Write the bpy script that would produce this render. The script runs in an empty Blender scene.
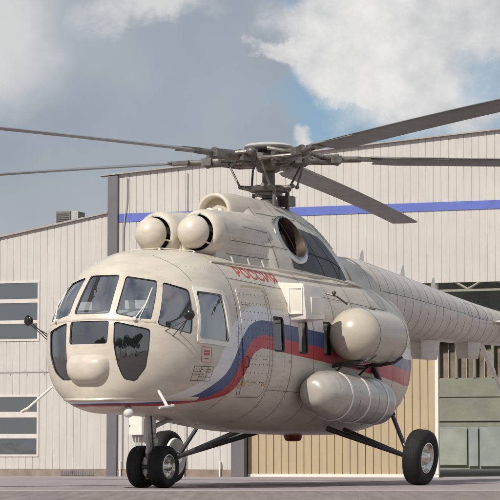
import bpy, bmesh, math, random
import numpy as np
from mathutils import Vector, Matrix, noise as mnoise
random.seed(7)
R = math.radians
PI = math.pi
sc = bpy.context.scene
C = sc.collection

# ------------------------------------------------------------------ camera, world, sun, exposure
cam_d = bpy.data.cameras.new('camera'); cam = bpy.data.objects.new('camera', cam_d); C.objects.link(cam)
cam_d.sensor_width = 36; cam_d.lens = 2406.3/500*36
cam_d.clip_start = .5; cam_d.clip_end = 6000
cam.location = (0, 0, .517); cam.rotation_euler = (R(90+4.79), 0, 0)
sc.camera = cam

SUN = Vector((-.44, -.575, .68)).normalized()       # direction towards the sun
sun_d = bpy.data.lights.new('sun', 'SUN'); sun_d.energy = 4.0; sun_d.angle = R(.55); sun_d.color = (1, .93, .83)
sun = bpy.data.objects.new('sun', sun_d); C.objects.link(sun)
sun.rotation_euler = SUN.to_track_quat('Z', 'Y').to_euler(); sun.location = (-20, -20, 30)

world = bpy.data.worlds.new('World'); sc.world = world; world.use_nodes = True
nt = world.node_tree; N = nt.nodes; L = nt.links
for n in list(N): N.remove(n)
def nd(t, **k):
    n = N.new(t)
    for a, b in k.items(): setattr(n, a, b)
    return n
def mth(op, a, b=None, c=None, clamp=False):
    n = nd('ShaderNodeMath', operation=op); n.use_clamp = clamp
    for i, v in enumerate((a, b, c)):
        if v is None: continue
        if hasattr(v, 'links'): L.new(v, n.inputs[i])
        else: n.inputs[i].default_value = v
    return n.outputs[0]
sky = nd('ShaderNodeTexSky', sky_type='NISHITA'); sky.sun_disc = False
sky.sun_elevation = math.asin(SUN.z); sky.sun_rotation = math.atan2(SUN.x, SUN.y)
sky.air_density = 1.0; sky.dust_density = .6
tc = nd('ShaderNodeTexCoord'); sep = nd('ShaderNodeSeparateXYZ'); L.new(tc.outputs['Generated'], sep.inputs[0])
yy = mth('MAXIMUM', mth('ABSOLUTE', sep.outputs[1]), .05)
U = mth('DIVIDE', sep.outputs[0], yy); V = mth('DIVIDE', sep.outputs[2], yy)
cmb = nd('ShaderNodeCombineXYZ'); L.new(U, cmb.inputs[0]); L.new(V, cmb.inputs[1])
def nz(scale, det, rough=.55, off=0., dist=0.):
    m = nd('ShaderNodeMapping'); L.new(cmb.outputs[0], m.inputs[0]); m.inputs['Location'].default_value = (off, off*.7, off)
    n = nd('ShaderNodeTexNoise'); L.new(m.outputs[0], n.inputs['Vector'])
    n.inputs['Scale'].default_value = scale; n.inputs['Detail'].default_value = det; n.inputs['Roughness'].default_value = rough
    n.inputs['Distortion'].default_value = dist
    return n.outputs[0]
n1 = nz(28, 7, .58, 3.1); n2 = nz(28, 7, .58, 7.7); n3 = nz(9, 4, .5, 1.3); n4 = nz(90, 5, .6, 4.4)
# position of the direction, wobbled by noise so that cloud edges billow
Ud = mth('ADD', U, mth('MULTIPLY', mth('SUBTRACT', n1, .5), .055)); Vd = mth('ADD', V, mth('MULTIPLY', mth('SUBTRACT', n2, .5), .055))
def blob(px, py, rx, ry, soft=.6):
    u0, v0 = (px-250)/2406, (451.6-py)/2406
    a = mth('DIVIDE', mth('SUBTRACT', Ud, u0), rx/2406); b = mth('DIVIDE', mth('SUBTRACT', Vd, v0), ry/2406)
    d = mth('SQRT', mth('ADD', mth('MULTIPLY', a, a), mth('MULTIPLY', b, b)))
    m = nd('ShaderNodeMapRange', interpolation_type='SMOOTHSTEP'); L.new(d, m.inputs[0])
    m.inputs[1].default_value = 1+soft*.5; m.inputs[2].default_value = 1-soft*.5; m.inputs[3].default_value = 0; m.inputs[4].default_value = 1
    return m.outputs[0]
def mx(*v):
    o = v[0]
    for x in v[1:]: o = mth('MAXIMUM', o, x)
    return o
def mixc(f, a, b):
    n = nd('ShaderNodeMix', data_type='RGBA')
    if hasattr(f, 'links'): L.new(f, n.inputs[0])
    else: n.inputs[0].default_value = f
    for i, v in ((6, a), (7, b)):
        if hasattr(v, 'links'): L.new(v, n.inputs[i])
        else: n.inputs[i].default_value = (*v, 1)
    return n.outputs[2]
# cloud bodies (radiances are in the Nishita sky's own units, strength below)
grey = mx(blob(120, 60, 165, 120, .45), blob(60, 190, 200, 70, .5), blob(190, 130, 90, 90, .4), blob(-120, 100, 160, 160), blob(235, 30, 62, 60, .4))
white = mx(blob(397, 22, 122, 76, .36), blob(384, 74, 55, 36, .5), blob(430, 95, 80, 45, .8), blob(291, 137, 14, 13, 1.0), blob(278, 44, 24, 14, .5), blob(540, 40, 70, 90), blob(302, 152, 20, 10, 1.2))
bright_patch = mx(blob(150, 2, 50, 20, 1.2), blob(-5, 25, 55, 60, 1.6))
dark_patch = blob(498, 72, 34, 26, 1.3)
g3 = nd('ShaderNodeTexNoise'); L.new(tc.outputs['Generated'], g3.inputs['Vector']); g3.inputs['Scale'].default_value = 2.6; g3.inputs['Detail'].default_value = 4; g3.inputs['Roughness'].default_value = .45
gen = nd('ShaderNodeMapRange', interpolation_type='SMOOTHSTEP'); L.new(g3.outputs[0], gen.inputs[0])
gen.inputs[1].default_value = .28; gen.inputs[2].default_value = .56
front = nd('ShaderNodeMapRange'); L.new(sep.outputs[1], front.inputs[0]); front.inputs[1].default_value = .9; front.inputs[2].default_value = .97
skyc = mixc(.45, sky.outputs[0], (2.5, 4.3, 6.2))
hz = nd('ShaderNodeMapRange'); L.new(sep.outputs[2], hz.inputs[0]); hz.inputs[1].default_value = .35; hz.inputs[2].default_value = .0
general = mixc(mth('MULTIPLY', hz.outputs[0], .7), sky.outputs[0], (4.2, 4.9, 5.8))
general = mixc(mth('MULTIPLY', gen.outputs[0], .85), general, (7.2, 7.4, 7.7))
gshade = mth('ADD', mth('MULTIPLY', n3, .8), mth('MULTIPLY', n1, .25))
gcol = mixc(gshade, (1.9, 2.6, 3.45), (6.1, 6.4, 6.8))
lowlift = nd('ShaderNodeMapRange'); L.new(V, lowlift.inputs[0]); lowlift.inputs[1].default_value = .135; lowlift.inputs[2].default_value = .08
gcol = mixc(mth('MULTIPLY', lowlift.outputs[0], .55), gcol, (5.4, 5.6, 5.7))
c1 = mixc(mth('MULTIPLY', grey, .95), skyc, gcol)
c1 = mixc(mth('MULTIPLY', bright_patch, .85), c1, (8.2, 8.15, 8.1))
wsh = nd('ShaderNodeMapRange'); L.new(mth('ADD', mth('MULTIPLY', n3, .55), mth('ADD', mth('MULTIPLY', n4, .2), mth('MULTIPLY', n2, .3))), wsh.inputs[0]); wsh.inputs[1].default_value = .40; wsh.inputs[2].default_value = .64
wcol = mixc(wsh.outputs[0], (5.2, 5.35, 5.6), (10.0, 9.8, 9.6))
c2 = mixc(mth('MULTIPLY', white, .96), c1, wcol)
c2 = mixc(mth('MULTIPLY', dark_patch, .65), c2, skyc)
fin = mixc(front.outputs[0], general, c2)
bg = nd('ShaderNodeBackground'); bg.inputs[1].default_value = .085; L.new(fin, bg.inputs[0])
wo = nd('ShaderNodeOutputWorld'); L.new(bg.outputs[0], wo.inputs[0])

sc.view_settings.view_transform = 'Standard'; sc.view_settings.look = 'None'
sc.view_settings.exposure = 0; sc.view_settings.gamma = 1; sc.view_settings.use_curve_mapping = False
sc.cycles.max_bounces = 8; sc.cycles.transparent_max_bounces = 12; sc.cycles.caustics_reflective = False; sc.cycles.caustics_refractive = False
sc.cycles.sample_clamp_indirect = 4

# ------------------------------------------------------------------ materials
def s2l(c): return tuple(((v/255)/12.92 if v/255 <= .04045 else ((v/255+.055)/1.055)**2.4) for v in c)
class M:
    """small node builder"""
    def __init__(s, name):
        s.m = bpy.data.materials.new(name); s.m.use_nodes = True; s.nt = s.m.node_tree
        s.b = s.nt.nodes['Principled BSDF']
    def n(s, t, **k):
        n = s.nt.nodes.new(t)
        for a, b in k.items(): setattr(n, a, b)
        return n
    def l(s, a, b): s.nt.links.new(a, b)
    def math(s, op, a, b=None, clamp=False):
        n = s.n('ShaderNodeMath', operation=op); n.use_clamp = clamp
        for i, v in enumerate((a, b)):
            if v is None: continue
            if hasattr(v, 'links'): s.l(v, n.inputs[i])
            else: n.inputs[i].default_value = v
        return n.outputs[0]
    def mix(s, f, a, b, blend='MIX'):
        n = s.n('ShaderNodeMix', data_type='RGBA', blend_type=blend)
        if hasattr(f, 'links'): s.l(f, n.inputs[0])
        else: n.inputs[0].default_value = f
        for i, v in ((6, a), (7, b)):
            if hasattr(v, 'links'): s.l(v, n.inputs[i])
            else: n.inputs[i].default_value = (*v[:3], 1)
        return n.outputs[2]
    def noise(s, scale, det=4, rough=.55, coord='Object', stretch=(1, 1, 1)):
        t = s.n('ShaderNodeTexCoord'); mp = s.n('ShaderNodeMapping'); s.l(t.outputs[coord], mp.inputs[0])
        mp.inputs['Scale'].default_value = stretch
        n = s.n('ShaderNodeTexNoise'); s.l(mp.outputs[0], n.inputs['Vector'])
        n.inputs['Scale'].default_value = scale; n.inputs['Detail'].default_value = det; n.inputs['Roughness'].default_value = rough
        return n.outputs[0]
    def rng(s, v, a, b, c=0., d=1.):
        n = s.n('ShaderNodeMapRange'); s.l(v, n.inputs[0])
        for i, x in enumerate((a, b, c, d)): n.inputs[i+1].default_value = x
        return n.outputs[0]
    def bump(s, h, dist, strength=1.):
        n = s.n('ShaderNodeBump'); n.inputs['Strength'].default_value = strength; n.inputs['Distance'].default_value = dist
        s.l(h, n.inputs['Height']); s.l(n.outputs[0], s.b.inputs['Normal'])
def simple(name, col, rough=.5, metal=0., var=.12, scale=3., coat=0., bump=0., bscale=40., stretch=(1, 1, 1)):
    m = M(name); b = m.b
    n = m.noise(scale, 5, .6, stretch=stretch)
    v = m.rng(n, .3, .7, 1-var, 1+var)
    vec = m.n('ShaderNodeVectorMath', operation='SCALE'); vec.inputs[0].default_value = col; m.l(v, vec.inputs[3])
    m.l(vec.outputs[0], b.inputs['Base Color'])
    m.l(m.rng(m.noise(scale*2.7, 4), .3, .7, max(0, rough-.06), min(1, rough+.06)), b.inputs['Roughness'])
    b.inputs['Metallic'].default_value = metal
    if coat: b.inputs['Coat Weight'].default_value = coat; b.inputs['Coat Roughness'].default_value = .08
    if bump: m.bump(m.noise(bscale, 4), bump)
    return m.m

CREAM = (.64, .585, .495)
def aircraft_paint(name, base, livery=False, rough=.36, coat=.2, grime=.22):
    m = M(name); b = m.b
    big = m.rng(m.noise(1.1, 5, .6), .35, .7, 1.0, 1-grime*.5)
    streak = m.rng(m.noise(3.2, 6, .65, stretch=(.6, 1, 2.4)), .45, .8, 1.0, 1-grime)
    v = m.math('MULTIPLY', big, streak)
    col = base
    if livery:
        t = m.n('ShaderNodeTexCoord'); sp = m.n('ShaderNodeSeparateXYZ'); m.l(t.outputs['Object'], sp.inputs[0])
        X = m.math('SUBTRACT', 5.0, sp.outputs[0]); Z = sp.outputs[2]
        wob = m.math('MULTIPLY', m.math('SUBTRACT', m.noise(9, 2), .5), .004)
        def edge(pts, xs=0., xe=10.):
            # curve height as a function of X, as line segments between the points
            cur = None
            pts = [(xs, pts[0][1])]+pts+[(xe, pts[-1][1])]
            for (xa, za), (xb, zb) in zip(pts, pts[1:]):
                if xb-xa < 1e-6: continue
                mr = m.n('ShaderNodeMapRange'); mr.clamp = True; m.l(X, mr.inputs[0])
                mr.inputs[1].default_value = xa; mr.inputs[2].default_value = xb; mr.inputs[3].default_value = 0; mr.inputs[4].default_value = zb-za
                cur = mr.outputs[0] if cur is None else m.math('ADD', cur, mr.outputs[0])
            zc = m.math('ADD', m.math('ADD', cur, pts[0][1]), wob)
            return m.math('GREATER_THAN', m.math('SUBTRACT', zc, Z), 0)      # 1 below the curve
        wt, bt, rt, rb, low = [edge(smooth(p)) for p in LIV]
        aft = m.math('LESS_THAN', X, 9.2)
        inside = m.math('MULTIPLY', m.math('MULTIPLY', wt, m.math('SUBTRACT', 1, rb)), aft)
        grey_low = m.math('MULTIPLY', low, m.math('GREATER_THAN', X, 1.0))
        c = m.mix(inside, base, (.76, .77, .79))
        c = m.mix(m.math('MULTIPLY', m.math('MULTIPLY', bt, m.math('SUBTRACT', 1, rb)), aft), c, (.065, .10, .23))
        c = m.mix(m.math('MULTIPLY', m.math('MULTIPLY', rt, m.math('SUBTRACT', 1, rb)), aft), c, (.48, .048, .062))
        col = c
    mixn = m.n('ShaderNodeVectorMath', operation='SCALE')
    if hasattr(col, 'links'): m.l(col, mixn.inputs[0])
    else: mixn.inputs[0].default_value = col
    m.l(v, mixn.inputs[3]); m.l(mixn.outputs[0], b.inputs['Base Color'])
    m.l(m.rng(m.noise(6, 4), .3, .7, rough-.05, rough+.1), b.inputs['Roughness'])
    b.inputs['Coat Weight'].default_value = coat; b.inputs['Coat Roughness'].default_value = .12
    h = m.math('ADD', m.math('MULTIPLY', m.noise(2.2, 2, .4), 1.0), m.math('MULTIPLY', m.noise(14, 3, .5), .08))
    m.bump(h, .012, .5)
    return m.m
def smooth(pts, k=6):
    """Catmull-Rom through the points, kept increasing in X"""
    out = []
    P = [pts[0]]+pts+[pts[-1]]
    for i in range(1, len(P)-2):
        a, b, c, d = P[i-1:i+3]
        n = 3 if (c[0]-b[0]) < 1.0 else 1
        for j in range(n):
            t = j/n
            q = [0.5*((2*b[e])+(-a[e]+c[e])*t+(2*a[e]-5*b[e]+4*c[e]-d[e])*t*t+(-a[e]+3*b[e]-3*c[e]+d[e])*t**3) for e in (0, 1)]
            if not out or q[0] > out[-1][0]+.01: out.append((q[0], q[1]))
    out.append(tuple(pts[-1]))
    return out
LIV = [
 [(0.0,1.205),(.55,1.24),(.94,1.40),(1.33,1.66),(1.58,2.00),(1.83,2.31),(2.15,2.52),(2.5,2.61),(3.04,2.60),(5.0,2.50),(8.0,2.22)],      # white top
 [(0.0,1.175),(.70,1.21),(1.11,1.28),(1.33,1.38),(1.68,1.60),(1.91,1.89),(2.12,2.18),(2.42,2.37),(3.0,2.42),(4.91,2.31),(8.0,2.04)],     # blue top
 [(0.0,1.155),(.70,1.18),(1.16,1.235),(1.6,1.30),(1.88,1.46),(2.05,1.75),(2.26,2.02),(2.50,2.16),(2.97,2.20),(4.90,2.07),(8.0,1.85)],    # red top
 [(0.0,1.135),(.70,1.15),(1.26,1.20),(1.68,1.25),(2.04,1.35),(2.19,1.57),(2.36,1.86),(2.57,1.98),(2.97,2.00),(5.25,1.84),(8.0,1.60)],    # red bottom
 [(0.0,0.9),(8.0,0.9)],
]
MT = {}
MT['cream'] = aircraft_paint('cream_paint', CREAM)
MT['body'] = aircraft_paint('cream_paint_with_tricolour', CREAM, livery=True)
MT['cowl'] = aircraft_paint('cowling_paint', (.60, .56, .49), grime=.25)
MT['boom'] = aircraft_paint('boom_paint', (.60, .56, .495), grime=.22)
MT['tank'] = aircraft_paint('tank_paint', (.52, .47, .39), rough=.24, grime=.12)
MT['tank2'] = aircraft_paint('lower_tank_paint', (.50, .47, .42), rough=.26, grime=.2); MT['tank2'].node_tree.nodes['Principled BSDF'].inputs['Metallic'].default_value = .25
MT['white'] = simple('white_enamel', (.74, .74, .72), .35, var=.05)
MT['ivory'] = simple('ivory_enamel', (.76, .73, .66), .32, var=.05, coat=.2)
MT['seam'] = simple('panel_seam', (.12, .115, .10), .7, var=.2)
MT['rivet'] = simple('rivet_dot', (.13, .12, .11), .6, var=.2)
MT['inner'] = simple('cabin_interior', (.16, .17, .17), .8, var=.2)
MT['dark'] = simple('soot_grey_paint', (.052, .058, .066), .5, var=.15, scale=5)
MT['black'] = simple('black_rubber', (.0065, .0065, .007), .8, var=.2, bump=.002, bscale=60)
MT['gasket'] = simple('gasket', (.02, .02, .022), .6)
MT['hole'] = simple('deep_black', (.008, .008, .008), .9)
MT['steel'] = simple('polished_steel', (.62, .60, .57), .22, 1., var=.15, scale=7)
MT['heat'] = simple('heated_steel', (.11, .085, .065), .5, .8, var=.35, scale=9)
MT['gun'] = simple('gunmetal', (.105, .10, .095), .42, .6, var=.3, scale=8)
MT['hubmetal'] = simple('rotor_hub_metal', (.17, .16, .145), .45, .5, var=.4, scale=9)
MT['hubcap'] = simple('hub_cap_paint', (.55, .55, .53), .3, .2, var=.1)
MT['strutmetal'] = simple('landing_gear_grey', (.42, .42, .41), .35, .3, var=.15)
MT['darkstrut'] = simple('dark_strut', (.085, .085, .087), .25, .4, var=.2)
MT['blade'] = simple('blade_grey', (.17, .175, .18), .45, var=.2, scale=2, stretch=(.2, 1, 1))
MT['bladeroot'] = simple('blade_root_grey', (.33, .33, .32), .4, .2, var=.15)
MT['red'] = simple('red_lens', (.20, .008, .014), .25, var=.1)
MT['redpaint'] = simple('red_lettering', (.52, .07, .08), .5, var=.1)
MT['blackpaint'] = simple('black_lettering', (.13, .12, .11), .6)
MT['yellow'] = simple('yellow_mark', (.55, .36, .07), .5)
MT['curtain'] = simple('red_cloth', (.65, .06, .07), .8, var=.2)
MT['seat'] = simple('seat_cloth', (.28, .27, .25), .85)
MT['lamp'] = simple('lamp_glass', (.75, .75, .72), .12, var=.03, coat=.5)
def glass(name, tint, rough=.02, ior=1.6, haze=.02, refl=.10):
    m = M(name); nt = m.nt; nt.nodes.remove(m.b)
    out = [n for n in nt.nodes if n.type == 'OUTPUT_MATERIAL'][0]
    tr = m.n('ShaderNodeBsdfTransparent'); tr.inputs[0].default_value = (*tint, 1)
    gl = m.n('ShaderNodeBsdfGlossy'); gl.inputs['Roughness'].default_value = rough; gl.inputs[0].default_value = (.95, .97, 1, 1)
    fr = m.n('ShaderNodeFresnel'); fr.inputs[0].default_value = ior
    bp = m.n('ShaderNodeBump'); bp.inputs['Distance'].default_value = .01; bp.inputs['Strength'].default_value = .25
    m.l(m.noise(1.6, 2, .4), bp.inputs['Height']); m.l(bp.outputs[0], gl.inputs['Normal'])
    f = m.math('ADD', m.math('MULTIPLY', fr.outputs[0], 1.15), refl, clamp=True)
    df = m.n('ShaderNodeBsdfDiffuse'); df.inputs[0].default_value = (.62, .66, .70, 1)
    m0 = m.n('ShaderNodeMixShader'); m0.inputs[0].default_value = haze; m.l(tr.outputs[0], m0.inputs[1]); m.l(df.outputs[0], m0.inputs[2])  # pale diffuse veil painted into the pane, standing for reflected sky haze
    ms = m.n('ShaderNodeMixShader'); m.l(f, ms.inputs[0]); m.l(m0.outputs[0], ms.inputs[1]); m.l(gl.outputs[0], ms.inputs[2])
    m.l(ms.outputs[0], out.inputs[0])
    return m.m
MT['glass'] = glass('cockpit_glass', (.85, .89, .92), ior=1.8, haze=.05, refl=.20)
MT['chinglass'] = glass('tinted_chin_glass', (.52, .52, .50), ior=1.7)
MT['cabinglass'] = glass('cabin_window_glass', (.85, .87, .88), ior=1.3, haze=.02)
MT['hangarglass'] = glass('hangar_window_glass', (.30, .36, .42), ior=1.62, rough=.04, refl=.18)

# ------------------------------------------------------------------ mesh builder
class MB:
    def __init__(s): s.v = []; s.f = []; s.mi = []
    def quad(s, a, b, c, d, mi=0):
        i = len(s.v); s.v += [tuple(a), tuple(b), tuple(c), tuple(d)]; s.f.append((i, i+1, i+2, i+3)); s.mi.append(mi)
    def poly(s, pts, mi=0):
        i = len(s.v); s.v += [tuple(p) for p in pts]; s.f.append(tuple(range(i, i+len(pts)))); s.mi.append(mi)
    def box(s, x0, x1, y0, y1, z0, z1, mi=0):
        s.hexa([(x0, y0, z0), (x1, y0, z0), (x1, y1, z0), (x0, y1, z0), (x0, y0, z1), (x1, y0, z1), (x1, y1, z1), (x0, y1, z1)], mi)
    def hexa(s, p, mi=0):
        i = len(s.v); s.v += [tuple(q) for q in p]
        for f in ((0, 3, 2, 1), (4, 5, 6, 7), (0, 1, 5, 4), (1, 2, 6, 5), (2, 3, 7, 6), (3, 0, 4, 7)):
            s.f.append(tuple(i+k for k in f)); s.mi.append(mi)
    def grid(s, pts, closed_u=False, closed_v=False, mi=0):
        """pts[i][j]"""
        nu, nv = len(pts), len(pts[0]); i0 = len(s.v)
        for r in pts: s.v += [tuple(p) for p in r]
        for i in range(nu if closed_u else nu-1):
            for j in range(nv if closed_v else nv-1):
                a = i0+i*nv+j; b = i0+((i+1) % nu)*nv+j; c = i0+((i+1) % nu)*nv+(j+1) % nv; d = i0+i*nv+(j+1) % nv
                s.f.append((a, b, c, d)); s.mi.append(mi)
    def loft(s, rings, cap=True, mi=0):
        s.grid(rings, closed_v=True, mi=mi)
        if cap: s.poly(rings[0], mi); s.poly(rings[-1][::-1], mi)
    def tube(s, path, r, n=12, mi=0, cap=True):
        path = [Vector(p) for p in path]; rr = r if isinstance(r, (list, tuple)) else [r]*len(path)
        rings = []; up = None
        for i, p in enumerate(path):
            t = (path[min(i+1, len(path)-1)]-path[max(i-1, 0)]).normalized()
            if up is None: up = Vector((0, 0, 1)) if abs(t.z) < .9 else Vector((1, 0, 0))
            a = t.cross(up).normalized(); up2 = a.cross(t).normalized(); up = up2
            rings.append([p+(a*math.cos(2*PI*k/n)+up2*math.sin(2*PI*k/n))*rr[i] for k in range(n)])
        s.loft(rings, cap, mi)
    def lathe(s, c, ax, prof, n=32, mi=0):
        """prof: (distance along axis, radius)"""
        c = Vector(c); ax = Vector(ax).normalized(); u = ax.orthogonal().normalized(); w = ax.cross(u)
        rings = [[c+ax*d+(u*math.cos(2*PI*k/n)+w*math.sin(2*PI*k/n))*max(r, 1e-4) for k in range(n)] for d, r in prof]
        s.grid(rings, closed_v=True, mi=mi)
        if prof[0][1] > .002 and prof[0] != prof[-1]: pass
    def ball(s, c, r, n=20, sc=(1, 1, 1), mi=0):
        c = Vector(c)
        s.grid([[c+Vector((math.sin(a)*math.cos(b)*sc[0], math.sin(a)*math.sin(b)*sc[1], math.cos(a)*sc[2]))*r for b in [2*PI*k/n for k in range(n)]]
                for a in [PI*(.0005+.999*i/(n//2)) for i in range(n//2+1)]], closed_v=True, mi=mi)
    def build(s, name, mats, parent=None, xf=None, smooth=True, angle=35, merge=.0004, bevel=0.):
        me = bpy.data.meshes.new(name)
        vs = [xf(v) for v in s.v] if xf else s.v
        me.from_pydata([tuple(v) for v in vs], [], s.f)
        me.polygons.foreach_set('material_index', s.mi)
        bm = bmesh.new(); bm.from_mesh(me)
        if merge: bmesh.ops.remove_doubles(bm, verts=bm.verts, dist=merge)
        bmesh.ops.dissolve_degenerate(bm, edges=bm.edges, dist=1e-6)
        bmesh.ops.recalc_face_normals(bm, faces=bm.faces)
        if bevel:
            es = [e for e in bm.edges if len(e.link_faces) == 2 and e.calc_face_angle(0) > R(35)]
            bmesh.ops.bevel(bm, geom=es, offset=bevel, segments=2, profile=.6, affect='EDGES', clamp_overlap=True)
        bm.to_mesh(me); bm.free()
        for m in (mats if isinstance(mats, (list, tuple)) else [mats]): me.materials.append(MT[m] if isinstance(m, str) else m)
        if smooth:
            me.polygons.foreach_set('use_smooth', [True]*len(me.polygons)); me.set_sharp_from_angle(angle=R(angle))
        o = bpy.data.objects.new(name, me); C.objects.link(o); o.parent = parent
        return o
def tag(o, label, cat, group=None, kind=None):
    if label: o['label'] = label
    if cat: o['category'] = cat
    if group: o['group'] = group
    if kind: o['kind'] = kind
    return o
def empty(name, loc, rz=0.):
    o = bpy.data.objects.new(name, None); C.objects.link(o); o.location = loc; o.rotation_euler = (0, 0, rz); o.empty_display_size = .5
    return o
def structure(o): o['kind'] = 'structure'; return o

# ------------------------------------------------------------------ ground
def gz(y): # apron falls gently away towards the hangar
    return 0 if y < 46 else max(-.5, -.0105*(y-46)) if y < 93.6 else -.5
def ground_mat():
    m = M('apron_concrete'); b = m.b
    a = m.noise(.35, 6, .6); f = m.noise(22, 5, .7); st = m.noise(1.2, 6, .6, stretch=(2.2, .10, 1))
    c = m.mix(m.rng(a, .3, .7), (.255, .215, .222), (.325, .275, .282))
    c = m.mix(m.rng(st, .45, .75, 0, .45), c, (.19, .155, .16))
    c = m.mix(m.rng(f, .35, .7, 0, .35), c, (.38, .33, .33))
    m.l(c, b.inputs['Base Color']); b.inputs['Roughness'].default_value = .85
    m.bump(m.noise(60, 5, .7), .004, .6)
    return m.m
def near_mat():
    m = M('worn_asphalt'); b = m.b
    a = m.noise(3.0, 6, .65, stretch=(2.5, .12, 1)); f = m.noise(30, 6, .75)
    c = m.mix(m.rng(a, .32, .68), (.15, .118, .115), (.27, .225, .22))
    c = m.mix(m.rng(f, .4, .75, 0, .5), c, (.32, .28, .27))
    m.l(c, b.inputs['Base Color']); b.inputs['Roughness'].default_value = .9
    m.bump(m.noise(45, 5, .7), .01, .8)
    return m.m
mb = MB()
ys = [32.9, 40, 46]+[46+i*4 for i in range(1, 12)]+[93.6, 110, 200, 600, 5000]
for a, b in zip(ys, ys[1:]): mb.quad((-3000, a, gz(a)), (3000, a, gz(a)), (3000, b, gz(b)), (-3000, b, gz(b)))
structure(mb.build('ground', ground_mat(), smooth=False))
mb = MB(); mb.quad((-3000, -3000, -.0), (3000, -3000, 0), (3000, 31.9, 0), (-3000, 31.9, 0))
structure(mb.build('near_pavement', near_mat(), smooth=False))
mb = MB(); mb.quad((-3000, 31.9, 0), (3000, 31.9, 0), (3000, 32.9, 0), (-3000, 32.9, 0))
structure(mb.build('concrete_strip', simple('pale_strip', (.36, .31, .30), .85, var=.15, scale=1.5, bump=.003), smooth=False))
mb = MB(); mb.quad((-1.55, 34.4, .004), (-1.33, 34.4, .004), (3.10, 43.6, .004), (2.88, 43.6, .004))
mb.quad((2.88, 43.6, .004), (3.10, 43.6, .004), (14.1, 45.8, .004), (14.0, 45.9, .004))
structure(mb.build('taxi_line', simple('yellow_road_paint', (.52, .42, .08), .7, var=.25, scale=4), smooth=False))
# slab joints of the apron
mb = MB()
for y in (38.8, 44.6): mb.quad((-60, y, .0045), (60, y, .0045), (60, y+.04, .0045), (-60, y+.04, .0045))
structure(mb.build('pavement_joint', simple('tar_joint', (.09, .08, .08), .9), smooth=False))

# ------------------------------------------------------------------ hangar
PSI = R(20); HA = Vector((-5.90, 100.0, -.5)); HT = Vector((math.cos(PSI), -math.sin(PSI), 0)); HN = Vector((math.sin(PSI), math.cos(PSI), 0))
def S(px):                         # wall coordinate of an image column, at design time
    u = (px-250)/2406; return (u*100+5.9)/(math.cos(PSI)+u*math.sin(PSI))
def ZW(px, py):
    d = 100-math.sin(PSI)*S(px); return .517+d*(451.6-py)/2406+.5      # height above the hangar's own base
def siding(mb, s0, s1, z0, ztop, pitch=.312, groove=.020, depth=.018, y=0., mi=0):
    """upright ribbed sheeting, ztop may be a function of s"""
    zt = ztop if callable(ztop) else (lambda s: ztop)
    zb = z0 if callable(z0) else (lambda s: z0)
    prof = []
    k0 = math.floor(s0/pitch)
    k = k0
    pts = [(s0, 0)]
    while k*pitch < s1:
        a = k*pitch
        for ds, dd in ((0, 0), (.006, depth), (groove, depth), (groove+.006, 0)):
            if s0 < a+ds < s1: pts.append((a+ds, dd))
        k += 1
    pts.append((s1, 0))
    rows = []
    lo = [(s, y+d, zb(s)) for s, d in pts]; hi = [(s, y+d, zt(s)) for s, d in pts]
    mb.grid([lo, hi], mi=mi)
def siding_mat(name, col, col2, streak=.18):
    m = M(name); b = m.b
    n = m.noise(.5, 5, .6); st = m.noise(2.2, 6, .65, stretch=(3, 1, .12)); f = m.noise(9, 4, .6)
    c = m.mix(m.rng(n, .3, .7), col, col2)
    c = m.mix(m.rng(st, .5, .8, 0, streak*2), c, tuple(v*.62 for v in col))
    c = m.mix(m.rng(f, .6, .8, 0, .12), c, tuple(v*.5 for v in col))
    m.l(c, b.inputs['Base Color']); b.inputs['Roughness'].default_value = .62
    m.bump(m.noise(1.5, 3), .02, .4)
    return m.m
MT['siding'] = siding_mat('pale_metal_siding', (.505, .482, .452), (.555, .532, .50))
MT['siding2'] = siding_mat('annex_siding', (.505, .482, .452), (.56, .537, .505))
MT['tan'] = siding_mat('tan_door_sheeting', (.40, .32, .205), (.45, .355, .235))
MT['column'] = simple('grey_steel_column', (.135, .128, .145), .6, var=.1, scale=1)
MT['stripe'] = simple('blue_band_paint', (.105, .145, .46), .55, var=.1, scale=1.2)
MT['plinth'] = simple('brown_plinth', (.27, .21, .175), .85, var=.3, scale=1.5)
MT['fascia'] = simple('fascia_grey', (.36, .33, .30), .6)
MT['frame'] = simple('window_frame_white', (.62, .58, .54), .5, var=.06)
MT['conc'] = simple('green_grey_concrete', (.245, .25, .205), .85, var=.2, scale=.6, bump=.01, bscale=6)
MT['concpale'] = simple('pale_concrete_panel', (.31, .33, .285), .8, var=.15, scale=.8)
MT['doorgrey'] = simple('grey_green_door', (.27, .31, .30), .6, var=.15, scale=1)
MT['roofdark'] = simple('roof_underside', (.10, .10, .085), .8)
MT['truss'] = simple('truss_paint', (.36, .35, .30), .6)
MT['floor'] = simple('hangar_floor', (.42, .41, .40), .6, var=.2, scale=.5)
MT['louvre'] = simple('louvre_grey', (.17, .16, .15), .6)
MT['galv'] = simple('galvanised_sheet', (.42, .42, .41), .5, .2)

hangar = empty('hangar', HA, -PSI)
tag(hangar, 'large pale ribbed metal hangar with blue band and open doorway', 'hangar')
zr0, zr1 = ZW(110, 175), ZW(500, 129)
slope = (zr1-zr0)/(S(500)-S(110)); PEAK = 24.
def roofz(s): return zr0+slope*(s if s < PEAK else 2*PEAK-s)
sc1, sc2 = S(232), S(245); so0 = S(436); so1 = so0+14; zopen = ZW(436, 283); ztan = zopen
bs0, bs1 = ZW(125, 221.6), ZW(125, 213.3)
c0, c1_ = S(108), S(118)
mb = MB()
siding(mb, c1_, PEAK, zopen, roofz)
siding(mb, PEAK, 2*PEAK, zopen, roofz)
siding(mb, c1_, sc1, .29, zopen)
siding(mb, so1, 2*PEAK, 0, zopen)
mb.build('siding_wall', 'siding', hangar, smooth=False)
mb = MB(); mb.box(c1_+.01, 2*PEAK, -.030, -.008, bs0, bs1)
mb.build('blue_band', 'stripe', hangar, smooth=False)
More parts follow.
